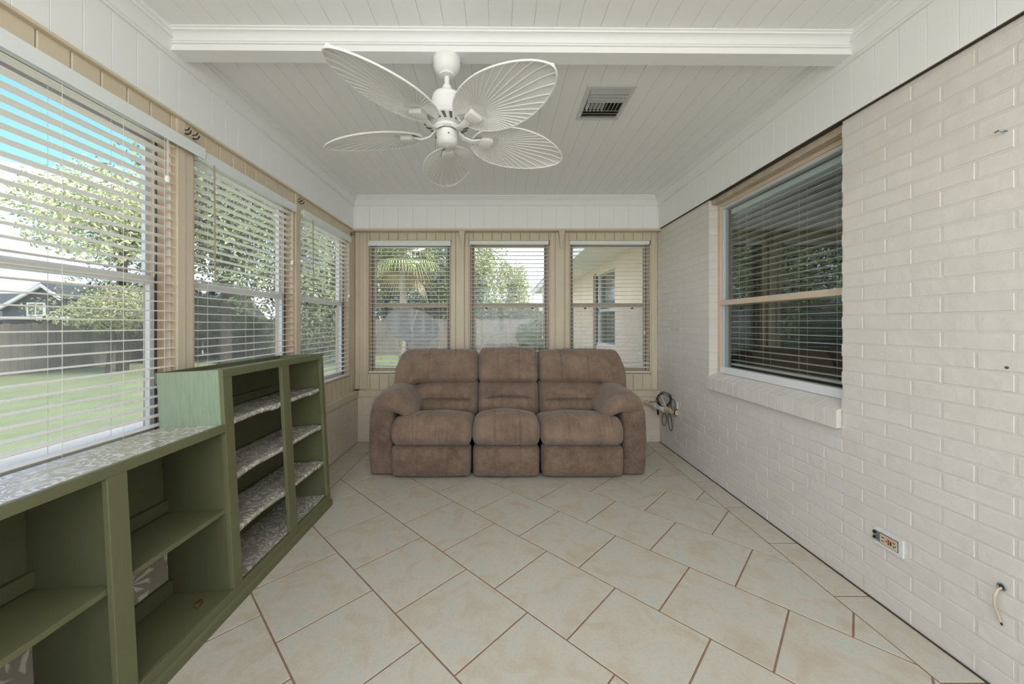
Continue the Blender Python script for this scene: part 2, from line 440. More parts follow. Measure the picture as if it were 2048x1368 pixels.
for (xa, xb, y0) in ((XB1, XR, 1.281), (XLK, XB0, 3.17 - 0.4095 * 14)):
    k0 = math.floor((YF0 - y0) / 0.4095)
    for k in range(k0, k0 + 18):
        ya, yb = max(y0 + k * 0.4095, YF0), min(y0 + (k + 1) * 0.4095, YF1)
        if yb - ya < 0.02: continue
        w, d = (xb - xa) / 2 - GAP / 2, (yb - ya) / 2 - GAP / 2
        link('tile', tile_mesh([(-w, -d), (w, -d), (w, d), (-w, d)]), floor, loc=((xa + xb) / 2, (ya + yb) / 2, 0))

# ---- ceiling: backing + planks
ceil = thing('ceiling', 'white grooved plank ceiling running towards the back windows', 'ceiling', (0, 0, ZC), kind='structure')
part('backing', box(-1.72, 1.82, YR - 0.1, 4.12, ZC + 0.004, ZC + 0.03), 'white_groove', ceil)
pm = MB().prism([(-BW / 2 + .0006, .006), (-BW / 2 + .0006, .0015), (-BW / 2 + .002, 0), (BW / 2 - .002, 0), (BW / 2 - .0006, .0015), (BW / 2 - .0006, .006)], 'y', YR, 3.95).mesh('plank', 'white_ceiling')
x = -1.55 + 0.03
while x < 1.75:
    link('plank', pm, ceil, loc=(x, 0, 0)); x += BW
roof = solo('roof', box(-2.15, 6.6, -3.2, 4.75, ZC + 0.10, ZC + 0.24), 'roof_dark', 'flat dark roof slab above the sunroom', 'roof', kind='structure')  # unseen; made wide enough to keep the sun out of the room

# ---- crown mouldings and beam
PROF = [(0, -.098), (.012, -.098), (.012, -.088), (.018, -.084), (.022, -.066), (.034, -.045), (.046, -.034), (.052, -.034), (.052, -.022), (.062, -.016), (.062, 0), (0, 0)]
def crown(name, wall, a, b, label, h=1.0):
    if wall == 'L': m = MB().prism([(XLF + d, ZC + z * h) for d, z in PROF], 'y', a, b)
    if wall == 'R': m = MB().prism([(XRF - d, ZC + z * h) for d, z in PROF], 'y', a, b)
    if wall == 'B': m = MB().prism([(YBF - d, ZC + z * h) for d, z in PROF], 'x', a, b)
    return solo(name, m, 'white_trim', label, 'moulding', kind='structure', smooth=True)
crown('trim_1', 'L', YR, YBF, 'white crown moulding above the left window wall')
crown('trim_2', 'R', YR, YBF, 'white crown moulding above the right brick wall')
crown('trim_3', 'B', XLF, XRF, 'white crown moulding above the back window wall')
beam = thing('ceiling_beam', 'white boxed beam crossing the ceiling above the fan', 'beam', (0.07, 1.76, 2.52), math.radians(0.5), kind='structure')
part('beam_box', box(-1.62, 1.62, -0.035, 0.045, 0.004, 0.085), 'white_trim', beam, world=False)
bp_ = [(-0.035 - d * 0.85, 0.085 + z * 0.55) for d, z in PROF]
part('moulding', MB().prism(bp_, 'x', -1.62, 1.62), 'white_trim', beam, world=False, smooth=True)
bp_ = [(0.045 + d * 0.35, 0.085 + z * 0.45) for d, z in PROF]
part('moulding', MB().prism(bp_, 'x', -1.62, 1.62), 'white_trim', beam, world=False, smooth=True)

# ------------------------------------------------------------------ board rows (vertical grooved boards)
def boards(parent, wall, a, b, z0, z1, face, material, start=None, t=0.008, name='board', w=BW):
    """boards side by side along a wall; wall 'L' faces +x, 'R' faces -x, 'B' faces -y"""
    s0 = a if start is None else start
    k = math.floor((a - s0) / w)
    cache = {}
    while True:
        p, q = s0 + k * w, s0 + (k + 1) * w
        k += 1
        if p >= b - 1e-6: break
        p, q = max(p, a), min(q, b)
        if q - p < 0.008: continue
        key = round(q - p, 4)
        if key not in cache:
            hw = (q - p) / 2
            g, c = (0.0015, 0.0035) if material == 'tan_paint' else (0.0006, 0.0013)
            prof = [(-hw + g, 0), (-hw + g, t - c), (-hw + g + c, t), (hw - g - c, t), (hw - g, t - c), (hw - g, 0)]
            cache[key] = MB().prism(prof, 'z', 0, z1 - z0).mesh(name, material)
        m = cache[key]; mid = (p + q) / 2
        # profile: x along the wall, +y outwards
        if wall == 'B': loc, rz = (mid, face + t, z0), PI
        if wall == 'L': loc, rz = (face - t, mid, z0), -PI / 2
        if wall == 'R': loc, rz = (face + t, mid, z0), PI / 2
        pl = Vector(parent.location)
        link(name, m, parent, loc=Vector(loc) - pl, rot=(0, 0, rz))

# ------------------------------------------------------------------ brickwork
BL, BH, BJ, CO = 0.194, 0.0585, 0.0092, 0.0677
BRICK_CACHE = {}
def brick_mesh(l, h, d, material='brick_paint'):
    key = (round(l, 3), round(h, 3), round(d, 3), material)
    if key not in BRICK_CACHE:
        c = 0.0015
        vs = [(-l / 2, d, 0), (l / 2, d, 0), (l / 2, d, h), (-l / 2, d, h),
              (-l / 2, c, 0), (l / 2, c, 0), (l / 2, c, h), (-l / 2, c, h),
              (-l / 2 + c, 0, c), (l / 2 - c, 0, c), (l / 2 - c, 0, h - c), (-l / 2 + c, 0, h - c)]
        fs = [(8, 9, 10, 11)]
        for i in range(4):
            j = (i + 1) % 4
            fs += [(i, j, 4 + j, 4 + i), (4 + i, 4 + j, 8 + j, 8 + i)]
        BRICK_CACHE[key] = MB().add(vs, fs).mesh('brick', material)
    return BRICK_CACHE[key]

def brickwork(parent, wall, a, b, z0, z1, face, depth, hole=None, limit=300, phase=0.0, material='brick_paint'):
    """running bond; hole = (a0, a1, z0, z1). The most visible bricks are objects, the rest one joined part."""
    items = []
    row = 0; z = z0 + 0.004
    pitch = BL + BJ
    while z < z1 - 0.012:
        h = min(BH, z1 - z)
        s = a - pitch + (phase + (row % 2) * pitch / 2) % pitch
        while s < b:
            segs = [(max(s, a), min(s + BL, b))]
            if hole and z + h > hole[2] + 0.004 and z < hole[3] - 0.004:
                nsegs = []
                for p, q in segs:
                    if q <= hole[0] or p >= hole[1]: nsegs.append((p, q))
                    else:
                        if p < hole[0]: nsegs.append((p, hole[0]))
                        if q > hole[1]: nsegs.append((hole[1], q))
                segs = nsegs
            for p, q in segs:
                if q - p > 0.012: items.append((p, q, z, h))
            s += pitch
        z += CO; row += 1
    def score(it):
        m = (it[0] + it[1]) / 2; zz = it[2]
        P = {'L': (face, m, zz), 'R': (face, m, zz), 'B': (m, face, zz)}[wall]
        s = vis_px(*P)
        if s is None or not (-60 < s[0] < 2110 and -60 < s[1] < 1430): return 0
        return (it[1] - it[0]) / max(P[1], 0.1) ** (3 if wall != 'B' else 2)
    sc = sorted(range(len(items)), key=lambda i: -score(items[i]))
    own = set(i for i in sc[:limit] if score(items[i]) > 0)
    rest = MB(); pl = Vector(parent.location)
    rr = random.Random(5)
    for i, (p, q, zz, h) in enumerate(items):
        m = (p + q) / 2; l = q - p; j = rr.uniform(-0.0006, 0.0006)
        if wall == 'B': loc, rz = (m, face + j, zz), 0
        if wall == 'L': loc, rz = (face + j, m, zz), PI / 2
        if wall == 'R': loc, rz = (face + j, m, zz), -PI / 2
        me = brick_mesh(l, h, depth, material)
        if i in own:
            link('brick', me, parent, loc=Vector(loc) - pl, rot=(rr.uniform(-.004, .004), rr.uniform(-.003, .003), rz + rr.uniform(-.004, .004)))
        else:
            M = Matrix.Translation(loc) @ Matrix.Rotation(rz, 4, 'Z')
            rest.add([M @ vv.co for vv in me.vertices], [tuple(pp.vertices) for pp in me.polygons])
    if rest.v:
        o = part('far_bricks', rest, material, parent); o['kind'] = 'stuff'

# ------------------------------------------------------------------ left wall
LW = [(0.86, 1.758), (1.874, 2.790), (2.880, 3.815)]           # windows with blinds, seen
LWR = [(-0.26, 0.74), (-1.40, -0.38)]                          # two more added behind the photographer to let light in
wl = thing('wall_left', 'tan panelled window wall over a cream painted brick base', 'wall', (XL, 1.0, 0), kind='structure')
allw = sorted(LW + LWR)
part('wall_core', box(-1.70, XL - 0.008, YR, 4.12, 0.0, ZW0), 'tan_groove', wl)
part('header', box(-1.70, XL - 0.008, YR, 4.12, ZW1, ZC + .02), 'tan_groove', wl)
edges = [YR] + [t for w in allw for t in w] + [4.12]
for i in range(0, len(edges), 2):
    a, b = edges[i], edges[i + 1]
    part('post', box(-1.70, XL, a, b, ZW0, ZW1), 'tan_paint', wl)
    if b - a < 0.2:      # raised face board on the post and a shadow joint
        part('post_board', box(XL, XL + 0.012, a + 0.012, a + (b - a) * 0.50, ZCAP, ZF - 0.013), 'tan_paint', wl, bevel=0.002)
        part('post_board', box(XL, XL + 0.007, a + (b - a) * 0.53, b - 0.006, ZCAP, ZF - 0.013), 'tan_paint', wl, bevel=0.002)
boards(wl, 'L', YR, 3.97, ZCAP, ZW0, XL, 'tan_paint', start=0.02)
boards(wl, 'L', YR, 3.97, ZW1, ZF - 0.012, XL, 'tan_paint', start=0.02)
part('fascia_backing', box(-1.66, XLF - 0.006, YR, 3.98, ZF, ZC), 'white_groove', wl)
boards(wl, 'L', YR, 3.95, ZF, ZC, XLF, 'white_board', start=0.05)
part('ledge_trim', box(-1.60, XLF + 0.012, YR, 3.97, ZF - 0.013, ZF), 'tan_paint', wl, bevel=0.003)
part('mortar', box(-1.60, XLK - 0.0025, YR, 3.98, 0, ZCAP0), 'mortar_tan', wl)
brickwork(wl, 'L', 0.0, 3.90, 0.0, ZCAP0, XLK, 0.06, limit=200, material='brick_tan')
part('sill_cap', box(-1.60, XLK + 0.012, YR, 3.97, ZCAP0, ZCAP), 'tan_paint', wl, bevel=0.004)

# ------------------------------------------------------------------ back wall
BWN = [(-1.428, -0.519), (-0.330, 0.546), (0.752, 1.638)]
wb = thing('wall_back', 'tan panelled back wall with three windows over painted brick', 'wall', (0, YB, 0), kind='structure')
part('wall_core', box(-1.70, 1.80, YB + 0.008, 4.12, 0, ZW0), 'tan_groove', wb)
part('header', box(-1.70, 1.80, YB + 0.008, 4.12, ZW1, ZC + .02), 'tan_groove', wb)
edges = [-1.70] + [t for w in BWN for t in w] + [1.80]
for i in range(0, len(edges), 2):
    a, b = edges[i], edges[i + 1]
    part('post', box(a, b, YB, 4.12, ZCAP0, ZF), 'tan_paint', wb)
for c0, c1 in ((-1.556, -1.515), (1.655, 1.70)):
    part('corner_board', box(c0, c1, YB - 0.014, YB, ZCAP, ZF - 0.02), 'tan_paint', wb, bevel=0.003)
for w0, w1 in BWN:           # casings beside each window
    part('casing', box(w0 - 0.042, w0 - 0.004, YB - 0.012, YB, ZCAP, ZF - 0.02), 'tan_paint', wb, bevel=0.003)
    part('casing', box(w1 + 0.004, w1 + 0.042, YB - 0.012, YB, ZCAP, ZF - 0.02), 'tan_paint', wb, bevel=0.003)
for c in (-0.4245, 0.649):
    part('post_board', box(c - 0.043, c + 0.043, YB - 0.020, YB, ZCAP, ZF - 0.02), 'tan_paint', wb, bevel=0.003)
for w0, w1 in BWN:
    boards(wb, 'B', w0 - 0.002, w1 + 0.002, ZW1, ZF - 0.02, YB - 0.006, 'tan_paint', start=-1.40)
    boards(wb, 'B', w0 - 0.002, w1 + 0.002, ZCAP, ZW0, YB - 0.006, 'tan_paint', start=-1.40)
part('shelf_board', box(-1.56, 1.70, 3.872, YB + 0.01, ZF - 0.022, ZF), 'tan_paint', wb, bevel=0.003)
part('fascia_backing', box(-1.60, 1.72, YBF + 0.006, 4.10, ZF, ZC), 'white_groove', wb)
boards(wb, 'B', -1.55, 1.69, ZF, ZC, YBF, 'white_board', start=-1.53, w=BW * 1.5)
part('mortar', box(-1.56, 1.72, YBK + 0.0025, YB + 0.02, 0, ZCAP0), 'mortar_tan', wb)
brickwork(wb, 'B', -1.50, 1.70, 0.0, ZCAP0, YBK, 0.06, limit=200, phase=0.05, material='brick_tan')
part('sill_cap', box(-1.56, 1.70, YBK - 0.010, YB + 0.01, ZCAP0, ZCAP), 'tan_paint', wb, bevel=0.004)
for i, c in enumerate((-0.397, 0.660)):
    zt_, zb_ = ZF - 0.022, 2.065
    vs = [(c - .030, 3.884, zt_), (c + .030, 3.884, zt_), (c + .030, YB - .019, zt_), (c - .030, YB - .019, zt_),
          (c - .010, YB - .034, zb_), (c + .012, YB - .034, zb_), (c + .012, YB - .019, zb_), (c - .010, YB - .019, zb_)]
    g = MB().add(vs, [(0, 1, 2, 3), (7, 6, 5, 4), (0, 4, 5, 1), (1, 5, 6, 2), (2, 6, 7, 3), (3, 7, 4, 0)])
    part('bracket', g, 'tan_paint', wb, bevel=0.002)

# ------------------------------------------------------------------ right wall
RWO = (1.829, 2.986, 0.812, ZF)
wr = thing('wall_right', 'cream painted brick wall with a recessed house window', 'wall', (XR, 1.0, 0), kind='structure')
for (a, b, z0, z1) in ((YR, RWO[0] - .004, 0, ZF), (RWO[1] + .004, 4.12, 0, ZF), (RWO[0], RWO[1], 0, 0.74)):
    part('mortar', box(XR + 0.0013, 1.80, a, b, z0, z1), 'mortar_paint', wr)
brickwork(wr, 'R', YR, 3.97, 0.004, ZF - 0.004, XR, 0.09, hole=(RWO[0], RWO[1], 0.735, ZF), limit=300, phase=0.11)
part('floor_gap', box(XR - 0.006, XR + 0.02, YR, 3.90, -0.003, 0.0035), 'gap_dark', wr)
part('fascia_backing', box(XRF + 0.006, 1.82, YR, 3.98, ZF, ZC), 'white_groove', wr)
boards(wr, 'R', YR, 3.90, ZF + 0.002, ZC, XRF, 'white_board', start=0.03)
part('top_gap', box(XRF + 0.004, XR + 0.03, YR, 3.90, ZF - 0.0035, ZF + 0.0015), 'gap_dark', wr)
# lintel strip at the head of the opening
part('lintel', box(1.722, 1.80, RWO[0], RWO[1], 2.212, ZF - 0.004), 'sill_brick', wr)
n = 17
for k in range(n):
    y0 = RWO[0] + (RWO[1] - RWO[0]) * k / n + 0.0012; y1 = RWO[0] + (RWO[1] - RWO[0]) * (k + 1) / n - 0.0012
    g = MB().prism([(1.676, 0.730), (1.79, 0.745), (1.79, 0.872), (1.676, 0.818)], 'y', y0, y1)
    part('sill_brick', g, 'brick_paint', wr, bevel=0.0015)
part('sill_mortar', MB().prism([(1.678, 0.732), (1.79, 0.747), (1.79, 0.870), (1.678, 0.8165)], 'y', RWO[0] + 0.001, RWO[1] - 0.001), 'mortar_paint', wr)

# ---- rear wall with wide glass doors added for light (behind the photographer)
wre = thing('wall_rear', 'white wall around the added glass doors behind the photographer', 'wall', (0, YR, 0), kind='structure')
for b_ in ((-1.70, -1.40, 0, ZC), (1.50, 1.80, 0, ZC), (-1.40, 1.50, 2.36, ZC)):
    part('wall_panel', box(b_[0], b_[1], YR - 0.12, YR, b_[2], b_[3]), 'white_board', wre)
dr = thing('added_door_1', 'added white framed sliding glass doors behind the photographer', 'door', (0.05, YR - 0.06, 0), kind='structure')
for x0, x1 in ((-1.40, 0.05), (0.05, 1.50)):
    g = MB().box(x0, x0 + .06, YR - .08, YR - .04, 0, 2.36).box(x1 - .06, x1, YR - .08, YR - .04, 0, 2.36).box(x0, x1, YR - .08, YR - .04, 0, .08).box(x0, x1, YR - .08, YR - .04, 2.29, 2.36)
    part('door_frame', g, 'sash_white', dr)
    part('pane', box(x0 + .05, x1 - .05, YR - .063, YR - .058, .07, 2.30), 'glass', dr)

# ------------------------------------------------------------------ windows (double-hung)
def window(name, label, loc, rz, w, z0, z1, zm, frame='sash_tan', sash='sash_metal', glass='glass', screen=True, jamb='peach_jamb', back=0.09, metal2='sash_white'):
    """local: x along the wall, -y into the room, origin at bottom centre of the opening on the wall face"""
    r = thing(name, label, 'window', loc, rz, kind='structure'); h = z1 - z0; zc = zm - z0; hw = w / 2
    # jamb liner
    for s in (-1, 1):
        a, b = (-hw, -hw + .010) if s < 0 else (hw - .010, hw)
        part('jamb', box(a, b, 0.002, back, 0, h), jamb, r, world=False)
    part('jamb', box(-hw, hw, 0.002, back, h - .010, h), jamb, r, world=False)
    part('stool', box(-hw, hw, 0.002, back, 0, .014), jamb, r, world=False)
    y0 = back - 0.045
    f = MB()
    for (a, b, c, d) in ((-hw + .01, -hw + .034, .014, h - .01), (hw - .034, hw - .01, .014, h - .01)): f.box(a, b, y0, back + .02, c, d)
    f.box(-hw + .034, hw - .034, y0, back + .02, .014, .030).box(-hw + .034, hw - .034, y0, back + .02, h - .030, h - .01)
    part('window_frame', f, frame, r, world=False)
    t = MB()
    for (a, b) in ((-hw + .036, -hw + .042), (hw - .042, hw - .036)): t.box(a, b, y0 - .003, y0 + .004, .03, h - .03)
    part('track', t, 'sash_dark', r, world=False)
    i0, i1 = -hw + .034, hw - .034
    # upper sash (outer), lower sash (inner)
    us = MB().box(i0, i0 + .022, back - .012, back + .006, zc - .016, h - .03).box(i1 - .022, i1, back - .012, back + .006, zc - .016, h - .03)
    us.box(i0 + .022, i1 - .022, back - .012, back + .006, h - .055, h - .03).box(i0 + .022, i1 - .022, back - .012, back + .006, zc - .018, zc + .010)
    o = part('upper_sash', us, sash, r, world=False)
    part('pane', box(i0 + .02, i1 - .02, back - .005, back - .001, zc, h - .05), glass, o, world=False)
    ls = MB().box(i0, i0 + .026, back - .036, back - .016, .03, zc + .018).box(i1 - .026, i1, back - .036, back - .016, .03, zc + .018)
    ls.box(i0 + .026, i1 - .026, back - .036, back - .016, .03, .068).box(i0 + .026, i1 - .026, back - .036, back - .016, zc - .022, zc + .018)
    o = part('lower_sash', ls, sash if metal2 is None else metal2, r, world=False)
    part('pane', box(i0 + .024, i1 - .024, back - .029, back - .025, .06, zc - .015), glass, o, world=False)
    for s in (-1, 1):
        part('latch', box(s * hw * .58 - .012, s * hw * .58 + .012, back - .044, back - .036, zc - .040, zc - .024), 'sash_dark', o, world=False)
    if screen:
        part('insect_screen', box(i0, i1, back + .012, back + .0135, .02, zc), 'insect_screen', r, world=False)
    return r

names_l = ['tan window on the left wall nearest the camera', 'middle window on the left wall above the green bookcase', 'tan window on the left wall next to the back corner']
for i, (a, b) in enumerate(LW):
    window('window_%d' % (i + 1), names_l[i], (XL, (a + b) / 2, ZW0), PI / 2, b - a, ZW0, ZW1, 1.455, frame='peach_jamb')
names_b = ['back window at the left looking out on the palm', 'middle back window looking out on the trees', 'back window at the right looking out on the stucco wing']
for i, (a, b) in enumerate(BWN):
    window('window_%d' % (i + 4), names_b[i], ((a + b) / 2, YB, ZW0), 0, b - a, ZW0, ZW1, 1.455, metal2=None, sash='sash_tan')
for i, (a, b) in enumerate(LWR):
    window('window_%d' % (i + 8), 'added left wall window %s behind the photographer' % ('just', 'farthest')[i], (XL, (a + b) / 2, ZW0), PI / 2, b - a, ZW0, ZW1, 1.455, frame='peach_jamb', screen=False)

# house window in the brick wall
w7 = thing('window_7', 'recessed house window in the right brick wall', 'window', (1.775, 2.4075, 0.86), kind='structure')
y0, y1, z0, z1 = RWO[0], RWO[1], 0.860, 2.212
f = MB().box(1.770, 1.82, y0, y0 + .045, z0, z1).box(1.770, 1.82, y1 - .040, y1, z0, z1).box(1.770, 1.82, y0 + .045, y1 - .04, z1 - .028, z1)
part('window_frame', f, 'peach_jamb', w7, bevel=0.003)
f = MB().box(1.778, 1.82, y0 + .04, y0 + .062, z0, z1 - .028).box(1.778, 1.82, y1 - .062, y1 - .04, z0, z1 - .028).box(1.778, 1.82, y0 + .06, y1 - .06, z1 - .052, z1 - .028)
part('sash_stile', f, 'sash_metal', w7, bevel=0.002)
part('bottom_rail', MB().box(1.766, 1.82, y0 + .04, y1 - .04, z0 + .004, z0 + .052).box(1.760, 1.766, y0 + .04, y1 - .04, z0 + .004, z0 + .016), 'sash_white', w7, bevel=0.002)
part('meeting_rail', box(1.764, 1.82, y0 + .04, y1 - .04, 1.398, 1.438), 'peach_jamb', w7, bevel=0.004)
part('pane', box(1.796, 1.800, y0 + .058, y1 - .058, 1.436, z1 - .05), 'house_glass', w7)
part('pane', box(1.788, 1.792, y0 + .058, y1 - .058, z0 + .05, 1.40), 'house_glass', w7)
# the darker room behind that window
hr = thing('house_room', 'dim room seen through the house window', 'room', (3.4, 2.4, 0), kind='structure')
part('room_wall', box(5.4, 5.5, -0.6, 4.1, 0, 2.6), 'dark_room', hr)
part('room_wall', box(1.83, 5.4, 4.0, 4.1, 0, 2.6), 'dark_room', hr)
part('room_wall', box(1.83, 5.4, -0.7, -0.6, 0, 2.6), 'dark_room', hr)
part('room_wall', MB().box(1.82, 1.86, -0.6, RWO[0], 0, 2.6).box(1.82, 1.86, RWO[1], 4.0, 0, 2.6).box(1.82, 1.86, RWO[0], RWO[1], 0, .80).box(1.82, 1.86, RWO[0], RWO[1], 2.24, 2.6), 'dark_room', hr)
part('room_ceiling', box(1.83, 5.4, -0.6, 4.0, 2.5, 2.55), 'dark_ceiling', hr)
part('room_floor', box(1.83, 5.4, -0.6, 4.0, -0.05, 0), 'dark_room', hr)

# ------------------------------------------------------------------ blinds
SLAT_CACHE = {}
def slat_mesh(w, d=0.048):
    key = round(w, 3)
    if key not in SLAT_CACHE:
        prof = []
        for i in range(5):
            y = -d / 2 + d * i / 4; prof.append((y, 0.0016 - 0.0022 * (2 * y / d) ** 2 + 0.0012))
        prof = [(y, z - 0.0026) for y, z in prof] + list(reversed(prof))
        SLAT_CACHE[key] = MB().prism(prof, 'x', -w / 2, w / 2).mesh('slat', 'blind_slat', smooth=True, angle=50)
    return SLAT_CACHE[key]

def blind(label, loc, rz, w, ztop, zbot, valance='wide', tilt=0.0, ladders=(-.36, 0.0, .36), wand=-.34, cord=.38, pitch=0.0432, sag=0.0, vw=None, tassel_z=None, group='white slatted blinds', mess=False, vshift=0.0):
    r = thing('window_blind', label, 'blind', loc, rz, group)
    z0 = zbot - loc[2]; z1 = ztop - loc[2]
    hv = 0.058 if valance == 'wide' else 0.040
    vw = vw or w + 0.012
    if valance == 'wide':
        part('valance', box(-vw / 2 + vshift, vw / 2 + vshift, -0.036, -0.030, z1 - hv, z1), 'blind_white', r, world=False, bevel=0.0015)
    part('head_rail', box(-w / 2, w / 2, -0.028, 0.024, z1 - 0.040, z1 - 0.002), 'blind_white', r, world=False, bevel=0.002)
    if valance != 'wide':
        for s in (-1, 1):
            part('end_bracket', box(s * (w / 2 + .003) - .004, s * (w / 2 + .003) + .004, -0.030, 0.026, z1 - 0.044, z1), 'sash_dark' if s > 0 else 'blind_white', r, world=False)
    part('bottom_rail', box(-w / 2, w / 2, -0.024, 0.024, z0, z0 + 0.016), 'blind_slat', r, world=False, bevel=0.003)
    me = slat_mesh(w); zz = z1 - 0.040 - 0.030; rr = random.Random(int(loc[0] * 100 + loc[1] * 991))
    zs = []
    while zz > z0 + 0.030: zs.append(zz); zz -= pitch
    nlow = len(zs)
    for i, zz in enumerate(zs):
        ti = tilt + rr.uniform(-.012, .012); dz = 0
        if mess and i > nlow - 5: ti += rr.uniform(-.35, .35); dz = rr.uniform(-.01, .006)
        link('slat', me, r, loc=(0, 0, zz + dz), rot=(ti, rr.uniform(-.0012, .0012), 0))
    for s in ladders:
        c = MB()
        for yy in (-0.0255, 0.0255): c.tube([(s * w, yy, z0 + .01), (s * w, yy, z1 - .03)], 0.0009, 5)
        part('ladder_cord', c, 'blind_cord', r, world=False)
    if wand is not None:
        m = MB().tube([(wand * w, -0.040, z1 - 0.05), (wand * w + .002, -0.043, z1 - 0.05 - 0.62)], 0.0042, 6)
        part('tilt_wand', m, 'wand', r, world=False, smooth=True)
    if cord is not None:
        tz = (tassel_z - loc[2]) if tassel_z else z0 + 0.55
        m = MB().tube([(cord * w, -0.034, z1 - .05), (cord * w - .002, -0.036, tz)], 0.0012, 5).tube([(cord * w + .006, -0.034, z1 - .05), (cord * w + .003, -0.036, tz)], 0.0012, 5)
        part('lift_cord', m, 'blind_cord', r, world=False)
        part('tassel', MB().lathe([(.002, 0), (.0085, -.006), (.010, -.024), (.0065, -.034), (.002, -.036)], (cord * w, -.036, tz + .004), 10), 'blind_slat', r, world=False, smooth=True)
    return r

lb = ['white blind with a long valance lapping the post, nearest the camera', 'white blind behind the green bookcase with a tan tilt wand', 'white blind in the last left window before the corner']
for i, (a, b) in enumerate(LW):
    kw = [dict(vw=1.10, vshift=0.05, wand=None, cord=0.435, tassel_z=1.93, ladders=(-.34, -.02, .22, .43)),
          dict(wand=-.40, cord=.44, tassel_z=1.72, ladders=(-.43, -.02, .30)),
          dict(wand=-.36, cord=.44, tassel_z=1.55, ladders=(-.42, -.1, .36))][i]
    blind(lb[i], (XL - 0.010 if i else XL + 0.0, (a + b) / 2, ZW0 + .016), PI / 2, b - a - 0.022, 2.150 if i else 2.158, 0.722, **kw)
bb = ['white blind with a deep valance in front of the palm', 'white blind behind the middle sofa seat', 'white blind with ruffled lowest slats in front of the stucco wing']
for i, (a, b) in enumerate(BWN):
    kw = [dict(wand=-.40, cord=None, ladders=(-.36, .03, .36)), dict(valance='slim', wand=None, cord=.42, tassel_z=1.12, ladders=(-.36, 0, .36)),
          dict(valance='slim', wand=None, cord=.43, tassel_z=1.17, ladders=(-.36, -.02, .36), mess=True)][i]
    blind(bb[i], ((a + b) / 2, YB + 0.022, ZW0 + .016), 0, b - a - 0.03, 2.150, 0.722, **kw)
blind('dimmer white blind behind the glass of the house window', (1.860, 2.4075, 0.90), PI / 2, 1.02, 2.16, 0.925, valance='wide', wand=None, cord=.40, tassel_z=1.85, ladders=(-.40, -.15, .15, .40), group='white slatted blinds')

# ------------------------------------------------------------------ green bookcase (leans back 3 degrees)
sh = thing('bookcase', 'green painted open bookcase with a tall end along the left windows', 'bookcase', (-1.455, 0.0, 0.002))
sh.rotation_euler = (0, -math.radians(3.1), 0)
DX = 0.291                    # depth: back at 0, front at DX
Y0, YA0, YA1, YT0, YT1, YM0, YM1, YE0, YE1 = 0.62, 1.130, 1.192, 1.620, 1.675, 2.057, 2.130, 2.500, 2.541
HL, HT = 0.792, 1.032
FT = 0.019                    # face frame thickness
def sp(name, mb, m, bevel=0.0015): return part(name, mb, m, sh, world=False, bevel=bevel)
X1 = DX - FT
# carcass
sp('side_panel', box(0, X1, YT0, YT0 + .018, HL - .016, HT), 'mint_sheen_panel')
sp('side_panel', box(0, X1, YE1 - .018, YE1, 0.012, HT), 'green_paint')
sp('side_panel', box(0, X1, Y0, Y0 + .018, 0.012, HL), 'green_paint')
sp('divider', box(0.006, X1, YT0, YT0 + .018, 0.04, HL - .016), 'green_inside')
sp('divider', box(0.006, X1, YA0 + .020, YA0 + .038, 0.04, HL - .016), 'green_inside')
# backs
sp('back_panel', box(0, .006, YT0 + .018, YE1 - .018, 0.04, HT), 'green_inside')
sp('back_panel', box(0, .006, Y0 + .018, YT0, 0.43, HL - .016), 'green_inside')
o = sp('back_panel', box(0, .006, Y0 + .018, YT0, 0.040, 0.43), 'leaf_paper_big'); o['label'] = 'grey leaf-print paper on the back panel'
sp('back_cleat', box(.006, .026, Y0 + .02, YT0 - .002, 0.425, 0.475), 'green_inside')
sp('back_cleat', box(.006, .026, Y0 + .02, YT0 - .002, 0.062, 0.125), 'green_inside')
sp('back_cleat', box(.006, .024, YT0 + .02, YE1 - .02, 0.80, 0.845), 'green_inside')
# tops
sp('top_board', box(0, X1, YT0 + .018, YE1 - .018, HT - .036, HT - .020), 'mint_sheen_panel')
sp('rear_lip', box(-.010, 0, YT0, YE1, HT - .05, HT + .002), 'green_paint')
sp('top_board', box(0, X1, Y0, YT0 - .001, HL - .018, HL - .003), 'green_inside')
o = sp('top_liner', box(.002, X1 - .002, Y0 + .002, YT0 - .002, HL - .003, HL - .0015), 'leaf_paper', 0); o['label'] = 'leaf-print paper on the low top'
# face frame
def ff(name, y0, y1, z0, z1): return sp(name, box(X1, DX, y0, y1, z0, z1), 'green_paint', 0.0018)
ff('stile', YT0, YT1, 0.065, HT - .036); ff('stile', YM0, YM1, 0.065, HT - .036); ff('stile', YE0, YE1, 0.065, HT - .036)
ff('stile', YA0, YA1, 0.065, HL - .034); ff('stile', Y0, Y0 + .055, 0.065, HL - .034)
ff('top_rail', YT0, YE1, HT - .036, HT); ff('top_rail', Y0, YT0, HL - .034, HL)
ff('bottom_rail', Y0, YE1, 0.012, 0.065)
part('base_moulding', MB().prism([(DX - .012, -.0165), (DX + .010, -.0165), (DX + .010, .014), (DX + .006, .022), (DX + .001, .025), (DX - .012, .025)], 'y', Y0, YE1 + .004), 'green_paint', sh, world=False)
# shelves: low part
for y0, y1 in ((Y0 + .018, YA0 + .020), (YA0 + .038, YT0)):
    sp('shelf', box(.006, X1 - .002, y0, y1, 0.400, 0.418), 'green_paint'); sp('bottom_board', box(.006, X1, y0, y1, 0.045, 0.060), 'green_paint')
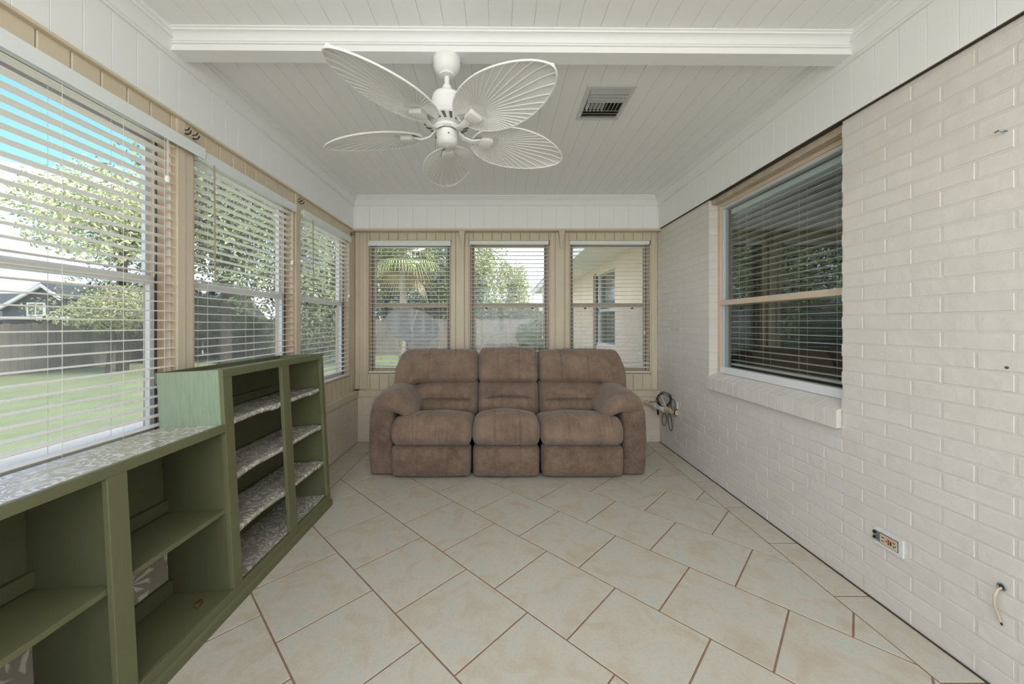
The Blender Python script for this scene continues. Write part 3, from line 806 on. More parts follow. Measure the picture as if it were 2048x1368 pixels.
# shelves: tall part, covered with leaf paper that curls at the front edge
def papered(y0, y1, z, wav, name='shelf'):
    s = sp(name, box(.008, X1 - .004, y0, y1, z - .018, z), 'green_inside')
    nx, ny = 14, 34; vs = []; fs = []; rr = random.Random(int(z * 1000 + y0 * 100))
    ph = rr.uniform(0, 6)
    prof = [(.010 + (X1 - .012) * i / (nx - 3), 0.0) for i in range(nx - 2)] + [(X1 + .001, -.010), (X1 - .001, -.022)]
    for j in range(ny + 1):
        t = j / ny; y = y0 + .002 + (y1 - y0 - .004) * t
        for i, (xx, dz) in enumerate(prof):
            b = math.exp(-((xx - (.20 + .06 * math.sin(t * PI * 2.1))) / .016) ** 2) * wav
            ed = 0
            if i >= nx - 2: ed = -wav * .9 * max(0, math.sin(t * PI * 4.4 + ph)) ** 3 * (i - nx + 3) * .7
            vs.append((xx, y, z + .0016 + dz + b + ed))
    for j in range(ny):
        for i in range(nx - 1):
            a = j * nx + i; fs.append((a, a + 1, a + nx + 1, a + nx))
    p = part('shelf_liner', MB().add(vs, fs), 'leaf_paper', s, world=False, smooth=True)
    md = p.modifiers.new('thickness', 'SOLIDIFY'); md.thickness = 0.0008
    return s
for z in (0.795, 0.545, 0.300):
    papered(YT0 + .018, YE1 - .018, z, 0.006)
for y0, y1 in ((YT0 + .018, YE1 - .018),):
    s = sp('bottom_board', box(.006, X1, y0, y1, 0.045, 0.060), 'green_inside')
    part('shelf_liner', box(.008, X1 - .001, y0 + .001, y1 - .001, .060, .0612), 'leaf_paper', s, world=False)

# dry leaf on the bottom board of the low part, little teal cap on the middle shelf
m = MB(); nn = 9
vs, fs = [], []
for i in range(nn):
    t = i / (nn - 1); w = .011 * math.sin(PI * min(max(t, .02), .98)) ** .7
    for s in (-1, 0, 1): vs.append((s * w, (t - .5) * .052, .004 + .004 * abs(s) + .005 * math.sin(t * 5)))
for i in range(nn - 1):
    for k in range(2): a = i * 3 + k; fs.append((a, a + 1, a + 4, a + 3))
lf = solo('dry_leaf', m.add(vs, fs), 'dry_leaf', 'curled brown dry leaf lying inside the low bookcase bay', 'leaf', smooth=True)
lf.scale = (1.25, 1.25, 1.2); lf.location = (-1.262, 1.545, 0.0725); lf.rotation_euler = (0, 0, 0.5)
md = lf.modifiers.new('thickness', 'SOLIDIFY'); md.thickness = 0.0008
cp = solo('bottle_cap', MB().lathe([(.010, 0), (.011, .002), (.011, .011), (.009, .013), (.002, .013)], n=18), 'teal_plastic', 'small teal cap at the back of the green middle shelf', 'cap', smooth=True)
cp.location = (-1.457, 1.40, 0.4815); cp.rotation_euler = (0, -.05, 0)

# ------------------------------------------------------------------ reclining sofa
SX = 0.068
sofa = thing('sofa', 'brown suede three-seat reclining sofa under the back windows', 'sofa', (SX, 3.40, 0))
def rounded(half, r, n):
    """rounded block surface on a cube grid: returns numpy verts, faces"""
    hx, hy, hz = half
    idx = {}; vs = []; fs = []
    def P(i, j, k):
        key = (i, j, k)
        if key in idx: return idx[key]
        p = np.array([(-1 + 2 * i / n[0]) * hx, (-1 + 2 * j / n[1]) * hy, (-1 + 2 * k / n[2]) * hz])
        c = np.array([max(min(p[0], hx - r[0]), -hx + r[0]), max(min(p[1], hy - r[1]), -hy + r[1]), max(min(p[2], hz - r[2]), -hz + r[2])])
        d = (p - c) / np.array(r)
        m = np.max(np.abs(d)); l = np.linalg.norm(d)
        if l > 1e-9: d = d * (m / l)
        idx[key] = len(vs); vs.append(c + d * np.array(r)); return idx[key]
    for (A, B, Cc) in (((0, 1, 2)), ((1, 2, 0)), ((2, 0, 1))):
        for side in (0, n[Cc]):
            for a in range(n[A]):
                for b in range(n[B]):
                    q = []
                    for (da, db) in ((0, 0), (1, 0), (1, 1), (0, 1)):
                        ijk = [0, 0, 0]; ijk[A] = a + da; ijk[B] = b + db; ijk[Cc] = side
                        q.append(P(*ijk))
                    fs.append(tuple(q) if side else tuple(reversed(q)))
    return vs, fs
def nz_(x, y, z, s): return mnoise.noise(Vector((x * s, y * s, z * s)))
def wrinkle(x, z, sx, sz, seed):
    a = mnoise.noise(Vector((x * sx + seed, z * sz, seed * 1.7)))
    return (1 - abs(a) * 2.2)
def gauss(x, c, s): return math.exp(-((x - c) / s) ** 2)

def cushion(name, c, half, r, n, fn, material='sofa', parent=None):
    vs, fs = rounded(half, r, n); out = []
    for p in vs:
        q = fn(p[0], p[1], p[2], p[0] / half[0], p[1] / half[1], p[2] / half[2])
        out.append((q[0] + c[0], q[1] + c[1], q[2] + c[2]))
    mb = MB().add(out, fs)
    return part(name, mb, material, parent or sofa, smooth=True, angle=75)

def seams_at(x, cs, s=0.006): return sum(gauss(x, k, s) for k in cs)

# base
part('base_frame', box(SX - .90, SX + .90, 3.09, 3.80, 0.0, 0.22), 'black_cloth', sofa)
# seats and footrests
SEATS = [(-0.882, -0.226, 3), (-0.222, 0.331, 5), (0.335, 1.008, 9)]
for x0, x1, sd in SEATS:
    hw = (x1 - x0) / 2; xc = (x0 + x1) / 2; mid = sd == 5
    def seat(x, y, z, a, b, c, hw=hw, sd=sd, mid=mid):
        cs = (-hw * .34, hw * .40)
        f = max(0, -b)                                   # front half
        top = max(0, c)
        crown = .030 * (1 - a * a) * top + (.014 if mid else 0) * (1 - a * a) * top
        zz = z + crown - .055 * max(0, (b + .2)) * top + .012 * top * f
        yy = y - .040 * (1 - c * c) * (1 - .35 * a * a) * (b < 0) * f
        g = seams_at(x, cs) * .010
        if b < -.55 and c < .9: yy += g
        elif c > .5 and b < -.35: zz -= g
        # cross seam on the top front edge
        if c > .45: zz -= .010 * gauss(y, -.165, .010)
        w = wrinkle(x, z, 38, 5, sd) * .0060 * (1 - a * a) + .003 * nz_(x + sd, y, z, 9)
        if b < -.4: yy -= w * (.4 + f)
        if c > .4: zz += .6 * w + .006 * nz_(x + sd, y, 0, 6)
        return (x * (1 - .02 * c * 0), yy, zz)
    cushion('seat_cushion', (xc, 3.235, 0.362), (hw, .275, .108), (.05, .085, .085), (112, 44, 30), seat)
    def foot(x, y, z, a, b, c, hw=hw, sd=sd):
        g = seams_at(x, (-hw * .34, hw * .40)) * .007
        yy = y + (g if b < 0 else 0) - .018 * (1 - c * c) * (1 - .6 * a * a) * (b < 0) + .012 * (c < 0) * c * c
        yy += .0030 * nz_(x + sd, 0, z, 14) * (b < 0)
        return (x * (1 - .012 * (c < 0) * abs(c)), yy, z - .008 * (1 - a * a) * (c < 0))
    cushion('footrest_panel', (xc, 3.025, 0.140), (hw - .008, .075, .122), (.030, .045, .035), (96, 12, 30), foot, 'sofa_shaded')

# backs: head cushion + lumbar cushion; outer ones have a wing that drops over the arm
BK = [(-1.005, -0.205, 21, -1), (-0.203, 0.372, 25, 0), (0.376, 1.212, 29, 1)]
for x0, x1, sd, side in BK:
    hw = (x1 - x0) / 2; xc = (x0 + x1) / 2
    def head(x, y, z, a, b, c, hw=hw, sd=sd, side=side):
        o = a * side                                      # +1 at the outer edge
        cs = (-hw * .34, hw * .36) if side == 0 else ((-hw * .16, hw * .46) if side < 0 else (-hw * .48, hw * .12))
        xx, yy, zz = x, y, z
        if side:
            k = max(0, (o - .35) / .65)
            low = max(0, -c)
            zz -= .150 * (k ** 1.6) * low * (1 if side else 0)
            yy -= .020 * k * low
            # outer edge slopes in towards the top
            xx -= side * .060 * max(0, o) ** 4 * (max(0, c + .2) / 1.2)
        yy -= .050 * (1 - c * c) * (1 - .5 * a ** 4) * (b < 0)
        yy += .110 * (c + .6) * .5                        # lean back
        zz += .012 * (1 - a * a) * (c > 0) + (.018 if side == 0 else 0) * (c > 0)
        g = seams_at(x, cs) * .010
        if b < .2: yy += g
        if c > .6: zz -= g
        pl_ = wrinkle(x, z * .3, 26, 2.2, sd) * .007 * max(0, c) ** 2 + .008 * nz_(x + sd, 0, z, 5)
        wing = 0
        if side: wing = wrinkle(x * .4 + z * side, z - x * .5 * side, 22, 6, sd + 3) * .016 * max(0, o - .35) * max(0, -c + .1)
        if b < 0: yy -= pl_ + wing
        if c > .5: zz += .6 * pl_ + .007 * nz_(x + sd, y, 2, 11)
        return (xx, yy, zz)
    cushion('headrest_cushion', (xc, 3.60, 0.838), (hw, .115, .150), (.05, .075, .070), (120, 18, 44), head)
    xo = .085 * side
    lw = hw - (.085 if side else .002)
    def lum(x, y, z, a, b, c, lw=lw, sd=sd, side=side):
        o = a * side
        yy = y + .075 * (c + 1) * .5 - .030 * (1 - c * c) * (b < 0) * (1 - .3 * a * a)
        bow = .035 * (1 - a * a) if side == 0 else .010 * (1 - a * a)
        crease = math.exp(-((z - (-.012 + bow)) / .010) ** 2) * max(0, 1 - (abs(a + .0) / (.86 if side else .74)) ** 6)
        zz = z
        if side and o > .4 and c > 0: zz -= .075 * ((o - .4) / .6) ** 2 * c
        if b < 0:
            yy += .042 * crease
            yy -= .026 * (gauss(z, -.075 + bow * .3, .045) + gauss(z, .070 + bow * .3, .045)) * (1 - a ** 4)
            near = gauss(z, -.012 + bow, .075)
            yy -= wrinkle(x, z * .25, 24, 2.5, sd + 7) * .0150 * near * (1 - a ** 4) + .004 * nz_(x + sd, 0, z, 8)
        return (x, yy, zz)
    cushion('lumbar_cushion', (xc - xo, 3.545, 0.545), (lw, .115, .165), (.045, .06, .06), (100, 16, 60), lum)
    part('back_shell', MB().prism([(3.62, .25), (3.80, .22), (3.86, .90), (3.80, .95), (3.70, .95)], 'x', x0 + .045, x1 - .045), 'sofa_shaded', sofa, bevel=0.02)

# arms
for s in (-1, 1):
    xo = SX + s * 1.040
    def arm(x, y, z, a, b, c, s=s):
        xx = x + s * (.012 * (1 - c * c)) - s * .012 * max(0, -c)
        if s * a < 0 and c > .5: xx -= 0
        yy = y - .012 * (1 - c * c) * (b < 0) + .004 * nz_(x, 3 * s, z, 8) * (b < 0)
        zz = max(z + .012 * (1 - a * a) * (c > 0), -.222)
        return (xx, yy, zz)
    cushion('arm_panel', (xo, 3.39, 0.345 - .105), (.098, .355, .337), (.055, .030, .075), (28, 40, 60), arm, 'sofa_shaded')
    def pil(x, y, z, a, b, c, s=s):
        inn = max(0, -s * a)                               # towards the seat
        k = max(0, (inn + .05)) / 1.05
        zz = z - .105 * k ** 1.7 - (.030 * max(0, s * a) ** 2) + .020 * (1 - a * a) * (c > 0)
        zz -= .030 * max(0, -b) ** 2 * (c > 0)
        zz += .035 * (1 - k) * 0
        yy = y - .030 * (1 - a * a) * (b < 0) * (1 - .3 * c)
        if c < 0: zz += .030 * (s * a > -.15) * min(1, abs(a + .15 * s) * 1.2) * 0
        w = wrinkle(x * s + y * .2, y * .3 + z, 34, 5, 41) * .006 * gauss(z, .0, .05) * (b < .2)
        zz += .006 * nz_(x, y, s * 2, 7) * (c > 0) + gauss(y, -.215, .008) * -.006 * (c > .2)
        yy -= w
        return (x, yy - w * .5, zz)
    cushion('arm_pillow', (SX + s * 0.962, 3.345, 0.602), (.178, .335, .078), (.10, .10, .070), (44, 50, 26), pil)
part('recline_handle', box(SX + 1.150, SX + 1.156, 3.30, 3.42, .30, .34), 'black_cloth', sofa, bevel=.002)

# ------------------------------------------------------------------ ceiling fan
FX, FY, FZ = -0.253, 1.772, 2.157
fan = thing('ceiling_fan', 'white ceiling fan with five palm-leaf blades hung from the beam', 'fan', (FX, FY, 2.10))
part('canopy', MB().lathe([(.064, 2.524), (.066, 2.520), (.065, 2.494), (.059, 2.472), (.047, 2.455), (.037, 2.449), (.037, 2.440), (.014, 2.437)], (FX, FY, 0), 40), 'fan_white', fan, smooth=True)
for a in (2.9, 0.15):
    part('canopy_screw', MB().lathe([(.004, 0), (.004, .004), (.002, .005)], (FX + .066 * math.cos(a), FY + .066 * math.sin(a) - .01, 2.505), 8), 'fan_dark', fan)
part('down_rod', MB().lathe([(.0125, 2.445), (.0125, 2.375)], (FX, FY, 0), 20), 'fan_white', fan, smooth=True)
part('rod_collar', MB().lathe([(.020, 2.395), (.022, 2.390), (.022, 2.372), (.030, 2.366)], (FX, FY, 0), 20), 'fan_white', fan, smooth=True)
part('motor_housing', MB().lathe([(.020, 2.362), (.050, 2.356), (.066, 2.346), (.070, 2.336), (.068, 2.330), (.072, 2.327), (.076, 2.300), (.084, 2.262), (.100, 2.240), (.116, 2.228), (.120, 2.222), (.116, 2.216), (.072, 2.200), (.060, 2.196)], (FX, FY, 0), 48), 'fan_white', fan, smooth=True)
for k in range(20):
    a = 2 * PI * k / 20
    M = Matrix.Translation((FX, FY, 0)) @ Matrix.Rotation(a, 4, 'Z')
    vs = []
    for (r, z, t) in ((.110, 2.2132, -.011), (.110, 2.2132, .005), (.080, 2.2020, .010), (.080, 2.2020, 0.0)):
        vs.append(M @ Vector((r + .001, t, z - .001)))
    vs2 = [p + Vector((0, 0, .006)) for p in vs]
    part('vent_slot', MB().add(vs + vs2, [(0, 1, 2, 3), (7, 6, 5, 4), (0, 4, 5, 1), (1, 5, 6, 2), (2, 6, 7, 3), (3, 7, 4, 0)]), 'fan_dark', fan)
part('flywheel', MB().lathe([(.060, 2.198), (.064, 2.194), (.064, 2.184), (.058, 2.180), (.050, 2.178)], (FX, FY, 0), 40), 'fan_white', fan, smooth=True)
part('switch_gap', MB().lathe([(.047, 2.182), (.047, 2.170)], (FX, FY, 0), 32), 'fan_dark', fan)
part('switch_housing', MB().lathe([(.045, 2.174), (.050, 2.172), (.050, 2.138), (.0485, 2.137), (.0485, 2.135), (.050, 2.134), (.049, 2.124), (.042, 2.112), (.030, 2.106), (.006, 2.104), (.004, 2.1025), (.001, 2.1025)], (FX, FY, 0), 40), 'fan_white', fan, smooth=True)
part('reverse_switch', box(FX + .012, FX + .018, FY - .053, FY - .049, 2.142, 2.148), 'fan_dark', fan)
part('chain_port', box(FX - .054, FX - .047, FY - .02, FY - .012, 2.136, 2.146), 'fan_dark', fan)
part('pull_chain', MB().tube([(FX - .052, FY - .018, 2.140), (FX - .0525, FY - .018, 2.085)], .0010, 6), 'fan_dark', fan)
RT, R0 = 0.652, 0.130
LB = RT - R0
def half_w(s): return 0.146 * max(math.sin(PI * min(max(s, 0), 1) ** 0.82), 0) ** 0.54
OR = 0.085                                              # ribs radiate from here (local u)
ns = 40
us_ = [0.5 - 0.5 * math.cos(PI * i / ns) for i in range(ns + 1)]
def camber(s, t): return -0.012 * t * t - 0.010 * (s ** 2)
blade = MB(); nt_ = 8
vs, fs = [], []
for i, s in enumerate(us_):
    for j in range(nt_ + 1):
        t = -1 + 2 * j / nt_; vs.append((s * LB, half_w(s) * t, camber(s, t)))
for i in range(ns):
    for j in range(nt_):
        a = i * (nt_ + 1) + j; fs.append((a, a + 1, a + nt_ + 2, a + nt_ + 1))
top = [(p[0], p[1], p[2] + .004) for p in vs]
nv = len(vs)
blade.add(vs + top, [tuple(reversed(f)) for f in fs] + [tuple(nv + i for i in f) for f in fs])
blade_me = blade.mesh('blade', 'fan_blade', smooth=True)
rim = MB()
loop = [(s * LB, half_w(s), camber(s, 1) + .001) for s in us_] + [(s * LB, -half_w(s), camber(s, 1) + .001) for s in reversed(us_[:-1])]
rim.tube(loop, 0.0042, 6); rim_me = rim.mesh('rim', 'fan_white', smooth=True)
# outline polygon to end the ribs on
def rib_end(th):
    d = (math.cos(th), math.sin(th)); lo, hi = 0.0, 0.6
    for _ in range(30):
        m_ = (lo + hi) / 2; x_, y_ = OR + d[0] * m_, d[1] * m_
        s = x_ / LB
        if 0 < s < 1 and abs(y_) < half_w(s): lo = m_
        else: hi = m_
    return lo
rib_me = []
NR = 50
for k in range(NR):
    th = -PI * .80 + PI * 1.60 * (k + .5) / NR
    e_ = rib_end(th); pts = []
    st = 0.022 if abs(th) > 1.2 else 0.055
    if e_ < st + .02: continue
    for i in range(7):
        q = st + (e_ - st) * i / 6; x_, y_ = OR + math.cos(th) * q, math.sin(th) * q
        s = x_ / LB; hwid = max(half_w(s), .004); pts.append((x_, y_, camber(s, max(-1, min(1, y_ / hwid))) - .0006))
    rib_me.append(MB().tube(pts, 0.0030, 5, taper=[.25, .6, .9, 1, 1, 1, 1]).mesh('rib', 'fan_white'))
# blade iron: curved arm + shoe under the blade root
iron = MB()
arm_pts = [(-.105, 0, .022), (-.080, 0, .010), (-.045, .0, -.016), (-.005, 0, -.024), (.03, 0, -.016), (.055, 0, -.010)]
vs, fs = [], []
for i, p in enumerate(arm_pts):
    w_ = (.020, .016, .012, .012, .018, .024)[i]
    for (a, b) in ((-w_, .004), (w_, .004), (w_, -.005), (-w_, -.005)): vs.append((p[0], a, p[2] + b))
for i in range(len(arm_pts) - 1):
    for j in range(4): a = i * 4; fs.append((a + j, a + (j + 1) % 4, a + 4 + (j + 1) % 4, a + 4 + j))
fs += [(0, 1, 2, 3), tuple(len(vs) - 4 + i for i in (3, 2, 1, 0))]
iron.add(vs, fs); iron_me = iron.mesh('blade_iron', 'fan_white', bevel=.0025, smooth=True)
shoe_me = MB().prism([(.040, -.026), (.052, -.030), (.092, -.036), (.102, -.028), (.102, .028), (.092, .036), (.052, .030), (.040, .026)], 'z', -.024, -.003).mesh('shoe', 'fan_white', bevel=.004, smooth=True)
for k in range(5):
    ang = math.radians(25.3 + 72 * k)
    M = Matrix.Rotation(ang, 4, 'Z') @ Matrix.Rotation(math.radians(-12.5), 4, 'X')
    e3 = M.to_euler()
    lc = Vector((math.cos(ang) * R0, math.sin(ang) * R0, FZ - 2.10 + .018))
    b = link('blade', blade_me, fan, loc=lc, rot=e3)
    link('rim', rim_me, b, loc=(0, 0, 0)); link('blade_iron', iron_me, b, loc=(0, 0, 0)); link('shoe', shoe_me, b, loc=(0, 0, 0))
    for rm in rib_me: link('rib', rm, b, loc=(0, 0, 0))

# ------------------------------------------------------------------ ceiling registers
def register(label, x0, x1, y0, y1):
    r = thing('ceiling_register', label, 'vent', ((x0 + x1) / 2, (y0 + y1) / 2, ZC - .012), group='ceiling registers')
    z1 = ZC + .0005; z0 = ZC - .010; fw = .026
    f = MB()
    for (a, b, c, d) in ((x0, x1, y0, y0 + fw), (x0, x1, y1 - fw, y1), (x0, x0 + fw, y0 + fw, y1 - fw), (x1 - fw, x1, y0 + fw, y1 - fw)): f.box(a, b, c, d, z0, z1)
    part('frame', f, 'register_metal', r, bevel=.002)
    part('duct', box(x0 + fw, x1 - fw, y0 + fw, y1 - fw, ZC - .0015, ZC - .0005), 'gap_dark', r)
    ya, yb = y0 + fw, y1 - fw; H = yb - ya
    def lou(y, tilt):
        g = MB().box(-(x1 - x0) / 2 + fw, (x1 - x0) / 2 - fw, -.014, .014, -.0008, .0008)
        o = link('louver', g.mesh('louver', 'register_louver'), r, loc=(0, y - (y0 + y1) / 2, -.002), rot=(tilt, 0, 0))
    for q in (.05, .15, .25, .33): lou(ya + H * q, -.60)
    for q in (.70, .80, .90): lou(ya + H * q, .60)
    for i in range(10):
        xx = x0 + fw + .012 + (x1 - x0 - 2 * fw - .02) * i / 9
        g = MB().box(-.0008, .0008, -H * .14, H * .14, -.012, .012)
        link('vane', g.mesh('vane', 'register_metal'), r, loc=(xx - (x0 + x1) / 2, (ya + H * .52) - (y0 + y1) / 2, -.004), rot=(0, .55 if i > 4 else -.45, 0))
    return r
register('white ceiling register with angled louvers right of the fan', 0.500, 0.778, 2.075, 2.420)
register('white ceiling register mostly hidden behind the fan blades', -0.06, 0.165, 2.14, 2.45)

# ------------------------------------------------------------------ small things on the walls
# coat-style hooks above the left posts
for i, (y, lbl) in enumerate(((1.812, 'dark metal hook above the nearest left post, nearer one'), (1.862, 'dark metal hook above the nearest left post, farther one'),
                              (2.822, 'small dark hook above the second left post, nearer one'), (2.862, 'small dark hook above the second left post, farther one'),
                              (3.86, 'small dark hook by the back left corner'))):
    h = thing('curtain_hook', lbl, 'hook', (XL, y, 2.19), group='dark curtain hooks')
    hx = XL + .004
    part('hook_plate', box(XL - .001, XL + .004, y - .006, y + .006, 2.172, 2.212), 'hook_metal', h, bevel=.001)
    part('hook_arm', MB().tube([(hx, y, 2.190), (hx + .018, y, 2.184), (hx + .032, y, 2.188), (hx + .038, y, 2.202)], .0032, 8), 'hook_metal', h, smooth=True)
    part('hook_arm', MB().tube([(hx, y, 2.204), (hx + .024, y, 2.206), (hx + .030, y, 2.218)], .0028, 8), 'hook_metal', h, smooth=True)

# outlet low on the brick wall
ot = thing('outlet', 'chipped white outlet plate with red and black buttons on brick', 'outlet', (XR, 1.603, 0.30))
xf = XR - .004
pl = [(1.660, .268), (1.546, .263), (1.546, .338), (1.560, .338), (1.655, .334), (1.655, .320), (1.632, .318), (1.632, .283), (1.655, .280)]
pl = [(1.545, .263), (1.664, .266), (1.664, .276), (1.636, .280), (1.636, .322), (1.664, .326), (1.662, .336), (1.545, .338)]
part('cover_plate', MB().prism(pl, 'x', xf - .004, XR + .001), 'plate_white', ot)
part('metal_box', box(XR - .006, XR, 1.636, 1.668, .283, .320), 'steel', ot)
for z in (.290, .313): part('screw', MB().lathe([(.006, 0), (.006, .003), (.003, .004)], (XR - .010, 1.662, z), 10, 'x'), 'hook_metal', ot)
part('receptacle', box(xf - .008, xf, 1.564, 1.634, .280, .322), 'cream_plastic', ot, bevel=.001)
part('receptacle_gap', MB().box(xf - .0045, xf - .003, 1.561, 1.637, .277, .325), 'gap_dark', ot)
xs = xf - .0085
part('test_button', box(xs - .001, xs + .002, 1.594, 1.600, .290, .312), 'red_button', ot)
part('reset_button', box(xs - .001, xs + .002, 1.585, 1.590, .293, .308), 'gap_dark', ot)
for (a, b, c, d) in ((1.616, 1.626, .308, .311), (1.616, 1.626, .292, .295), (1.605, 1.609, .299, .303), (1.571, 1.579, .308, .311), (1.571, 1.579, .292, .295), (1.566, 1.569, .298, .302)):
    part('slot', box(xs - .0008, xs + .002, a, b, c, d), 'gap_dark', ot)
# wire stub near the frame's right edge
ws = thing('wire_stub', 'short cream wire stub drooping from a hole in brick', 'wire', (XR, 1.243, .30))
part('ring', MB().tube([(XR - .004, 1.243 + .010 * math.cos(a), .362 + .010 * math.sin(a)) for a in np.linspace(0, 2 * PI, 17)], .0022, 6), 'steel', ws)
part('hole', MB().lathe([(.008, -.002), (.008, 0.0), (.006, .003)], (XR - .002, 1.243, .362), 12, 'x'), 'gap_dark', ws)
part('wire', MB().tube([(XR, 1.243, .360), (XR - .014, 1.246, .350), (XR - .020, 1.250, .325), (XR - .019, 1.250, .295), (XR - .014, 1.246, .268), (XR - .010, 1.241, .245)], .0034, 8), 'cream_plastic', ws, smooth=True)
part('wire_tip', MB().tube([(XR - .010, 1.241, .246), (XR - .008, 1.239, .236)], .0026, 8), 'hook_metal', ws)
# wall anchors, screws
for y, z, nm, lb_ in ((3.62, 1.20, 'wall_anchor', 'small tan wall anchor on brick left of its twin'), (3.52, 1.20, 'wall_anchor', 'small tan wall anchor on brick nearer the house window')):
    solo(nm, box(XR - .006, XR + .002, y - .030, y + .014, z - .006, z + .008), 'cream_plastic', lb_, 'anchor', 'wall anchors in the brick', bevel=.002)
solo('screw_hook', MB().tube([(XR + .002, 1.234, 1.897), (XR - .014, 1.234, 1.897), (XR - .018, 1.238, 1.903), (XR - .018, 1.250, 1.900)], .0028, 8), 'steel', 'small grey screw hook high on the brick wall', 'hook', smooth=True)
solo('wall_plug', MB().lathe([(.005, 0), (.005, .004), (.002, .004)], (XR - .003, 1.232, 1.104), 10, 'x'), 'dry_leaf', 'tiny brown plug in the brick at mid height', 'plug')

# pipe and cable bundle in the back right corner
pp = thing('wrapped_pipe', 'taped cream pipe jutting from the corner behind the sofa arm', 'pipe', (1.62, 3.68, .41))
pa, pb = Vector((1.545, 3.885, .420)), Vector((1.692, 3.50, .405))
def lerp(t): return pa + (pb - pa) * t
part('pipe', MB().tube([lerp(t) for t in np.linspace(0, 1, 12)], .026, 16), 'cream_plastic', pp, smooth=True)
for t0, t1, rr in ((.30, .42, .034), (.46, .64, .038), (.80, .88, .029)):
    part('tape_wrap', MB().tube([lerp(t) for t in np.linspace(t0, t1, 5)], rr, 14, taper=[.85, 1, 1.02, 1, .85]), 'white_wire' if rr > .03 else 'cream_plastic', pp, smooth=True)
part('end_ring', MB().tube([lerp(.965), lerp(.985)], .031, 14), 'hook_metal', pp)
part('clamp', MB().box(1.590, 1.606, 3.70, 3.72, .335, .395), 'hook_metal', pp)
cb = thing('cable_coil', 'coiled black cable hanging over the cream pipe', 'cable', (1.63, 3.63, .42))
pts = []; rr = random.Random(3)
cc = Vector((1.628, 3.64, .500))
for i in range(130):
    a = i * .21; R_ = .066 + .010 * math.sin(i * .31) ; ax = Vector((.93, -.36, 0))
    tw = math.sin(i * .047) * .5
    pts.append(cc + ax * (R_ * math.cos(a) * math.cos(tw)) + Vector((0, -.03 * math.sin(tw) + .006 * math.sin(i * .9), R_ * 1.0 * math.sin(a))))
part('coil', MB().tube(pts, .0036, 7), 'black_cable', cb, smooth=True)
def loop_(c, w, h, tilt):
    return [c + Vector((w * math.sin(2 * a) * .9 * .5 + tilt * (1 - math.cos(a)), -.01 * math.sin(a), -h * (1 - math.cos(a)) / 2)) for a in np.linspace(0, 2 * PI, 40)]
part('hanging_loop', MB().tube([Vector((1.612 + .022 * math.sin(a), 3.60, .375 - .060 * (1 - math.cos(a)))) for a in np.linspace(0, 2 * PI, 36)], .0036, 7), 'black_cable', cb, smooth=True)
part('hanging_loop', MB().tube([Vector((1.640 + .018 * math.sin(a) + .010 * (1 - math.cos(a)), 3.56, .385 - .085 * (1 - math.cos(a)))) for a in np.linspace(0, 2 * PI, 36)], .0036, 7), 'black_cable', cb, smooth=True)
part('cable_end', MB().tube([(1.575, 3.66, .47), (1.54, 3.66, .475), (1.50, 3.68, .468)], .0034, 7), 'black_cable', cb, smooth=True)
part('side_loop', MB().tube([Vector((1.665 + .020 * math.sin(a), 3.53 + .01 * math.cos(a), .475 + .052 * math.cos(a))) for a in np.linspace(0, 2 * PI, 30)], .0034, 7), 'black_cable', cb, smooth=True)
solo('white_lead', MB().tube([(1.585, 3.885, .57), (1.60, 3.80, .555), (1.618, 3.68, .53), (1.622, 3.62, .47), (1.630, 3.60, .43)], .0042, 8), 'white_wire', 'white wire running from the corner into the black coil', 'wire', smooth=True)
solo('wall_outlet', MB().box(XR - .010, XR, 3.50, 3.60, .440, .510), 'plate_white', 'white plate on brick behind the cable coil', 'outlet', bevel=.003)
solo('corner_cord', MB().tube([(1.688, 3.955, 2.20), (1.680, 3.955, 2.17), (1.672, 3.953, 1.9), (1.674, 3.953, 1.5), (1.672, 3.953, 1.25), (1.676, 3.952, 1.12), (1.668, 3.951, 1.02), (1.645, 3.95, .96), (1.640, 3.95, .94)], .0022, 6), 'white_wire', 'thin white cord hanging beside the right back window', 'cord', smooth=True)

# ------------------------------------------------------------------ outside
ZG = -0.15
g = MB().box(-80, 60, -50, 90, ZG - .2, ZG)
solo('ground', g, 'grass', 'green lawn around the sunroom', 'lawn', kind='structure')
solo('patio', MB().box(-5.1, -1.72, -6, 6.2, ZG, ZG + .03), 'patio', 'pale concrete patio outside the left windows', 'patio', kind='structure')

solo('bounce_slab', MB().box(0.4, 2.08, 4.2, 15, ZG, ZG + .03), 'patio', 'added pale slab bouncing light along the stucco wing', 'bounce_slab', kind='structure')  # added to throw light up onto the soffit

def fence(name, label, a, b, h, material):
    f = thing(name, label, 'fence', (a[0], a[1], ZG), group='board fences around the garden')
    A, B = Vector((*a, ZG)), Vector((*b, ZG)); d = (B - A); n_ = int(d.length / .145); dr_ = d.normalized(); nr = Vector((-dr_.y, dr_.x, 0))
    pk = MB(); rr = random.Random(2)
    for i in range(n_):
        p = A + dr_ * (i * .145); w_ = .138; hh = h + rr.uniform(-.03, .03); o_ = nr * rr.uniform(-.005, .005)
        q = p + dr_ * w_
        vs = [p + o_, q + o_, q + o_ + nr * .02, p + o_ + nr * .02]
        vs += [x_ + Vector((0, 0, hh)) for x_ in vs]
        pk.add(vs, [(3, 2, 1, 0), (4, 5, 6, 7), (0, 1, 5, 4), (1, 2, 6, 5), (2, 3, 7, 6), (3, 0, 4, 7)])
    o = part('pickets', pk, material, f); o['kind'] = 'stuff'
    for zz in (.3, 1.2):
        r_ = MB().tube([A + nr * .05 + Vector((0, 0, zz)), B + nr * .05 + Vector((0, 0, zz))], .04, 4); part('rail', r_, material, f)
    return f
fence('board_fence', 'dark board fence across the lawn, beyond the left windows', (-13.2, -6), (-13.2, 16.4), 1.42, 'fence_wood')
